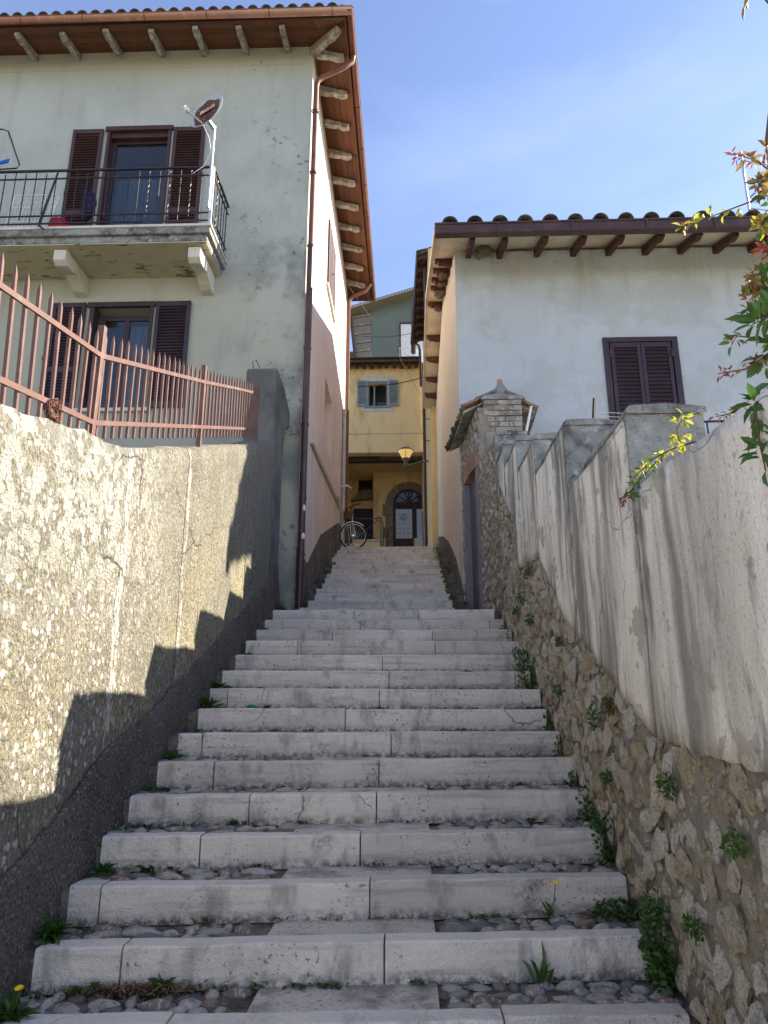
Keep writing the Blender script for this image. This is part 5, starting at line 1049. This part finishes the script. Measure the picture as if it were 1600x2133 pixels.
ORD = ['lowest', 'second', 'third', 'fourth', 'fifth', 'sixth', 'seventh', 'eighth', 'ninth', 'tenth', 'eleventh', 'twelfth', 'thirteenth', 'fourteenth', 'fifteenth']
GL, GR = 'weeds along the left edge of the stairs', 'weeds along the right edge of the stairs'
# left edge: (tread k, kind)
for k, L, n, fl in ((0, .09, 60, 2), (1, .10, 60, 0), (2, .07, 40, 0), (4, .05, 26, 0), (5, .085, 42, 0), (7, .14, 22, 0), (8, .11, 24, 0), (10, .07, 22, 1), (11, .07, 20, 0), (12, .09, 30, 0), (13, .10, 26, 0), (14, .16, 60, 0)):
    c = (XLE[k] + random.uniform(-.03, .04) - (.02 if k == 0 else 0), YL[min(k + 1, 14)] - .07 - (.12 if k == 1 else 0) if k < 14 else 8.7, SZ(k))
    if k == 0: c = (-1.50, 3.0, SZ(0))
    extra = ', with yellow flowers' if fl else ''
    rosette('dandelion' if fl else 'leafy_weed', c, n, L * 1.2, 'leafd' if k < 3 else 'leafm', 'green weed at the left end of the ' + ORD[k] + ' tread from the bottom' + extra, 'weed', (.25, 1.35) if k != 8 else (.1, .9), .30, 40 + k, GL, flower=fl)
# weeds in the joints of the steps
for i, (x, k, L, n, m, lb) in enumerate((( -1.02, 0, .12, 9, 'leafd', 'broad leaved weed growing from dry litter below the second riser, left of centre'), (-1.33, 0, .13, 8, 'leafm', 'small upright weed left of the dry litter on the lowest tread'), (.55, 0, .19, 9, 'leafd', 'grass tuft with tall blades on the lowest tread, right side'),
     (.32, 1, .07, 7, 'leafd', 'tiny dark weed right of the middle slab on the second tread'), (-1.0, 3, .08, 16, 'leafd', 'low weed at the foot of the fifth riser, left side'), (-1.33, 2, .09, 10, 'leafd', 'thin weed beside the left end of the third tread cobbles'),
     (-1.12, 7, .08, 14, 'leafd', 'red green weed on the eighth tread near its left joint'), (.40, 6, .06, 14, 'leafr', 'reddish sprout on the seventh tread, right of centre'), (-.98, 6, .06, 10, 'leafd', 'small sprout at the left of the seventh tread'), (-.2, 9, .05, 14, 'leafd', 'tiny weed in the joint at the middle of the tenth tread'),
     (.45, 8, .05, 16, 'leafr', 'reddish weed on the ninth tread right of the joint'), (-.78, 4, .05, 18, 'leafd', 'low dark weed at the middle of the fifth tread'), (-.95, 1, .07, 16, 'litter', 'dry brown sprig at the foot of the third riser'), (.62, 13, .05, 10, 'leafd', 'small weed on the fourteenth tread, right side'))):
    y = yat(k + 1, x) - .02; kind = 'grass_tuft' if 'grass' in lb else 'leafy_weed'
    rosette(kind, (x, y, SZ(k) - .01), n, L, m, lb, 'weed', (.9, 1.45) if 'grass' in lb else (.3, 1.2), .10 if 'grass' in lb else (.42 if i == 0 else .3), 90 + i, None, (0, -1, 0), flower=0)
# right edge creeping plants
for k, ex, n, ls in ((0, (.05, .10, .20), 330, .030), (1, (.10, .07, .045), 170, .026), (2, (.045, .12, .15), 260, .026), (3, (.04, .12, .11), 200, .025), (4, (.035, .08, .05), 80, .022), (5, (.03, .09, .08), 90, .022), (6, (.03, .08, .09), 110, .022), (8, (.09, .10, .15), 380, .024), (9, (.08, .09, .13), 260, .024), (10, (.04, .09, .06), 90, .02), (11, (.04, .08, .08), 90, .02), (12, (.04, .08, .06), 60, .018), (13, (.03, .1, .06), 60, .018)):
    yc = YR[min(k + 1, 14)] - .02; c = (1.075 - ex[0] * .5, yc, SZ(k) + ex[2] * .75)
    if k == 0: c = (1.05, 3.42, SZ(0) + .16)
    if k == 1: c = (.98, 3.80, SZ(1) + .03)
    bushy('creeping_plant', c, ex, n, ls, 'leafm' if k > 3 else 'leafd', 'clump of small round leaves at the right end of the ' + ORD[k] + ' tread', 'plant', 300 + k, GR)
rosette('buttercup', (.66, 3.80, SZ(1)), 5, .12, 'leafm', 'single yellow flower on a thin stem at the right of the second tread', 'flower', (.4, 1.2), .2, 5, flower=1)
for i, (y, z, s) in enumerate(((3.15, -.30, .05), (4.25, -.05, .06), (5.2, .13, .045), (5.0, .46, .04), (6.2, .75, .06), (6.6, 1.0, .06), (2.55, -.42, .045), (3.0, -.78, .04), (6.9, .92, .05), (4.05, -.35, .035))):
    bushy('wall_plant', (1.06, y, z), (.03, s, s * .9), 60, .024, 'leafm', 'small green plant rooted in the rubble wall, number ' .replace(', number ', '') + ', ' + ['below the long plaster edge', 'near the plaster edge bend', 'midway along the wall', 'high under the plaster edge', 'beside the eleventh step', 'high beside the twelfth step', 'nearest the right frame edge', 'low near the bottom right corner', 'farthest up near the gate', 'low beside the fifth step'][i], 'plant', 500 + i, 'plants growing from the rubble wall')
for i, (y, z) in enumerate(((6.0, 1.18), (3.75, .02))): bushy('moss_patch', (1.08, y + .25, z), (.02, .22 - .12 * i, .05), 260, .014, 'moss', ['olive moss under the notch of the plaster coat', 'olive moss at the plaster edge above the rubble stones'][i], 'moss', 600 + i)
rr = random.Random(8)
for k in range(16, 28): # weeds of the upper flight
    if rr.random() < .72: rosette('leafy_weed', (-1.36 + rr.uniform(-.04, .06), UY[k + 1] - .1, SZ(k)), 16, rr.uniform(.05, .12), 'leafm', 'green weed at the left end of upper flight step ' + ['one', 'two', 'three', 'four', 'five', 'six', 'seven', 'eight', 'nine', 'ten', 'eleven', 'twelve'][k - 16] + ' above the landing', 'weed', (.2, 1.3), .35, 700 + k, GL)
    bushy('creeping_plant', (.64, UY[k + 1] - .1, SZ(k) + .05), (.05 + (.04 if k > 23 else 0), .2, .06 + (.05 if k > 21 else 0)), 90, .028, 'leafm', 'small leafy clump at the right end of upper flight step ' + ['one', 'two', 'three', 'four', 'five', 'six', 'seven', 'eight', 'nine', 'ten', 'eleven', 'twelve'][k - 16] + ' above the landing', 'plant', 800 + k, GR)
# dry litter and dirt along the foot of the risers
lt_ = MB(); rr = random.Random(77)
for k in range(0, 14):
    for i in range(150 if k < 5 else 50):
        x = rr.uniform(-1.6, 1.08); y = yat(k + 1, x) - abs(rr.gauss(0, .018)) - .004; a = rr.uniform(0, 6.28); l = rr.uniform(.008, .022); lt_.leaf((x, y, SZ(k) + rr.uniform(-.004, .008)), (cos(a), sin(a), rr.uniform(-.2, .5)), (0, 0, 1), l, l * .4)
for i in range(700): x = rr.gauss(-1.12, .13); y = yat(1, x) - .02 - abs(rr.gauss(0, .03)); a = rr.uniform(0, 6.28); l = rr.uniform(.012, .05); lt_.leaf((x, y, SZ(0) + rr.uniform(-.0, .028)), (cos(a), sin(a), rr.uniform(-.2, .7)), (0, 0, 1), l, l * .25)
for i in range(250): x = rr.gauss(.95, .08); y = yat(2, x) - .02 - abs(rr.gauss(0, .04)); a = rr.uniform(0, 6.28); l = rr.uniform(.012, .04); lt_.leaf((x, y, SZ(1) + rr.uniform(-.0, .02)), (cos(a), sin(a), rr.uniform(-.2, .6)), (0, 0, 1), l, l * .35)
o = lt_.build('leaf_litter', 'litter'); o['kind'] = 'stuff'; o['label'] = 'dry brown leaf litter gathered at the foot of the stone risers'; o['category'] = 'litter'
gc = MB(); rr = random.Random(81)
for q in range(150):
    k = rr.choice(range(0, 14)); sd_ = rr.random(); x = rr.gauss(-1.53, .04) if sd_ < .33 else (rr.gauss(1.05, .03) if sd_ < .66 else rr.uniform(-1.5, 1.0)); y = yat(k + 1, x) - .012 - (abs(rr.gauss(0, .06)) if sd_ < .66 else 0); c = Vector((x, y, SZ(k)))
    for i in range(rr.randint(5, 16)):
        a = rr.uniform(0, 2 * pi); el = rr.uniform(.2, 1.3); l = rr.uniform(.014, .045); gc.leaf(c + Vector((rr.gauss(0, .02), rr.gauss(0, .008), 0)), (cos(a) * cos(el), -abs(sin(a)) * cos(el), sin(el)), (0, -.3, 1), l, l * rr.uniform(.3, .7), .2, .3)
o = gc.build('small_ground_cover', 'leafd'); o['kind'] = 'stuff'; o['label'] = 'tiny green seedlings scattered in the joints along the steps'; o['category'] = 'ground cover'
md = MB(); rr = random.Random(79)
for k in range(0, 14):
    for i in range(170 if k < 8 else 60):
        x = rr.uniform(-1.58, 1.06); a = rr.uniform(0, 6.28); l = rr.uniform(.004, .014)
        if noise.noise(Vector((x * 3, k * 2, 0))) < -.05: continue
        md.leaf((x, yat(k + 1, x) - .006 - rr.random() * .012, SZ(k) + rr.uniform(0, .012)), (cos(a), -abs(sin(a)), rr.uniform(.2, 1)), (0, -1, 0), l, l * .5)
o = md.build('riser_moss', 'moss'); o['kind'] = 'stuff'; o['label'] = 'fine dark moss along the foot of the risers'; o['category'] = 'moss'
tag(MB().lathe((-1.21, 5.66, SZ(7) + .01), [(0, 0), (.035, .0), (.03, .02), (0, .028)], 7).build('green_glass_shard', mat('green_glass_shard', (.01, .22, .12), rough=.2)), 'bright green shard lying at the left of the eighth tread', 'shard')

# shrub hanging over the right wall, close to the viewer
def branch(parent, pts, r, leaves, seed, dens=1):
    """leaves: list of (material, count, length)"""
    rr = random.Random(seed); P = [Vector(p) for p in pts]
    MB().tube(P, [r * (1 - .7 * i / (len(P) - 1)) for i in range(len(P))], 5).build('branch', 'twig', parent)
    for m, n, l, t0, t1, wr2 in leaves:
        lfm = [MB().leaf((0, 0, 0), (0, 1, 0), (0, 0, 1), 1, wr2, .2, .1 + .1 * q).mesh('leaf', M[m]) for q in range(2)]
        for i in range(int(n * 1.9)):
            t = rr.uniform(t0, t1) * (len(P) - 1); a = min(int(t), len(P) - 2); p = P[a].lerp(P[a + 1], t - a); ax = (P[a + 1] - P[a]).normalized()
            d = (ax * rr.uniform(.1, .8) + Vector((rr.gauss(0, .7), rr.gauss(0, .7), rr.gauss(0, .7)))).normalized(); s = l * rr.uniform(.65, 1.1)
            q = d.to_track_quat('Y', 'Z').to_matrix().to_4x4() @ Matrix.Rotation(rr.uniform(-1.2, 1.2), 4, 'Y') @ Matrix.Diagonal((s, s, s, 1)); place('leaf', lfm[i % 2], p + d * .01, parent, mtx=q)
s1 = thing('overhanging_shrub', 'shrub with dark glossy, yellow and red leaves spilling over the right wall', 'shrub', (1.4, 2.3, .9))
branch(s1, [(1.40, 2.3, .8), (1.38, 2.32, 1.2), (1.36, 2.28, 1.6), (1.40, 2.3, 2.1)], .012, [('leafg', 26, .085, .05, .6, .5), ('leafb', 16, .05, .6, 1, .6), ('leafy', 8, .04, .5, 1, .6)], 1)
branch(s1, [(1.40, 2.3, 1.9), (1.30, 2.3, 1.84), (1.20, 2.3, 1.80), (1.10, 2.3, 1.76), (1.04, 2.3, 1.735)], .004, [('leafy', 11, .042, .35, 1, .62), ('leafr', 5, .022, .8, 1, .4)], 2)
branch(s1, [(1.42, 2.32, 1.98), (1.36, 2.3, 2.02), (1.30, 2.3, 2.05), (1.24, 2.3, 2.06)], .004, [('leafr', 12, .035, .2, 1, .3), ('leafb', 6, .05, 0, .6, .4)], 3)
branch(s1, [(1.36, 2.3, 1.28), (1.27, 2.3, 1.20), (1.18, 2.28, 1.14), (1.085, 2.28, 1.125)], .006, [('leafr', 22, .026, .3, 1, .32), ('leafg', 12, .07, 0, .45, .45), ('leafb', 6, .03, .2, .8, .5)], 4)
branch(s1, [(1.34, 2.3, 1.1), (1.22, 2.3, 1.02), (1.13, 2.28, .98), (1.06, 2.28, .965)], .005, [('leafr', 20, .032, .4, 1, .32), ('leafy', 5, .03, .3, .8, .5), ('leafg', 10, .06, 0, .5, .45)], 5)
branch(s1, [(1.36, 2.28, 1.15), (1.20, 2.15, 1.03), (1.07, 2.04, .90), (1.035, 1.98, .77), (1.03, 1.96, .66)], .007, [('leafg', 16, .07, .2, 1, .42)], 6)
branch(s1, [(1.40, 2.3, 1.3), (1.30, 2.25, 1.34), (1.20, 2.22, 1.28)], .005, [('leafg', 18, .09, 0, 1, .42), ('leafm', 10, .06, 0, 1, .4)], 7)
branch(s1, [(1.40, 2.3, 1.45), (1.30, 2.3, 1.48), (1.24, 2.3, 1.42)], .005, [('leafr', 8, .045, .3, 1, .34), ('leafb', 6, .05, .3, 1, .5), ('leafg', 8, .08, 0, .6, .45)], 8)
branch(s1, [(1.42, 2.3, 1.55), (1.34, 2.3, 1.56)], .005, [('leafg', 7, .085, 0, 1, .5), ('leafr', 3, .04, 0, 1, .4)], 9)
branch(s1, [(1.44, 2.3, 1.85), (1.40, 2.28, 1.75), (1.38, 2.25, 1.66)], .007, [('leafb', 22, .05, 0, 1, .6), ('leafy', 12, .035, 0, 1, .6)], 10)
branch(s1, [(1.40, 2.3, 2.1), (1.5, 2.32, 2.5), (1.52, 2.3, 2.78), (1.44, 2.25, 2.82), (1.39, 2.25, 2.76)], .008, [('leafb', 7, .07, .6, 1, .4)], 12)
branch(s1, [(1.5, 2.35, .95), (1.46, 2.3, 1.3), (1.5, 2.3, 1.7)], .01, [('leafg', 40, .09, 0, 1, .48), ('leafm', 16, .06, 0, 1, .4)], 13)
for q, (z, xo) in enumerate(((1.25, 1.14), (1.36, 1.20), (1.5, 1.24), (1.62, 1.3), (1.72, 1.3), (1.0, 1.16), (1.9, 1.32))):
    branch(s1, [(1.42, 2.34, z - .02), (1.34, 2.32, z + .02), (xo + .03, 2.28, z + .02), (xo, 2.26, z - .02)], .004, [(('leafm', 'leafg', 'leafb', 'leafr', 'leafy', 'leafg', 'leafb')[q], 12, .045, .1, 1, .45), ('leafr', 5, .03, .5, 1, .35), ('leafg', 6, .06, 0, .7, .45)], 60 + q)
for q in range(7):
    x1 = 1.55 + .09 * q; branch(s1, [(1.5 + .03 * q, 2.45, .75), (x1, 2.4 + .04 * (q % 3), 1.2), (x1 + .05, 2.42, 1.6 + .08 * (q % 3))], .009, [('leafg', 26, .08, .05, 1, .46), ('leafb', 6, .05, .6, 1, .5), ('leafm', 10, .06, .2, 1, .4)], 80 + q)
s2 = thing('trailing_rose', 'yellow green spray with one red tip hanging over the stepped wall', 'climbing plant', (1.15, 3.2, 1))
branch(s2, [(1.14, 2.66, 1.02), (1.11, 2.82, 1.05), (1.08, 2.98, 1.06), (1.04, 3.1, 1.02), (.98, 3.15, .92)], .004, [('leafy', 26, .035, .0, .75, .5), ('leafm', 14, .04, .3, .8, .45)], 21)
branch(s2, [(1.09, 2.95, 1.04), (1.03, 3.05, .98), (.97, 3.10, .90)], .003, [('leafm', 9, .045, .0, .8, .45), ('leafr', 10, .022, .85, 1, .5)], 22)
branch(s2, [(1.12, 2.75, 1.04), (1.10, 2.72, 1.10), (1.12, 2.68, 1.14)], .003, [('leafy', 12, .045, .0, 1, .4)], 23)
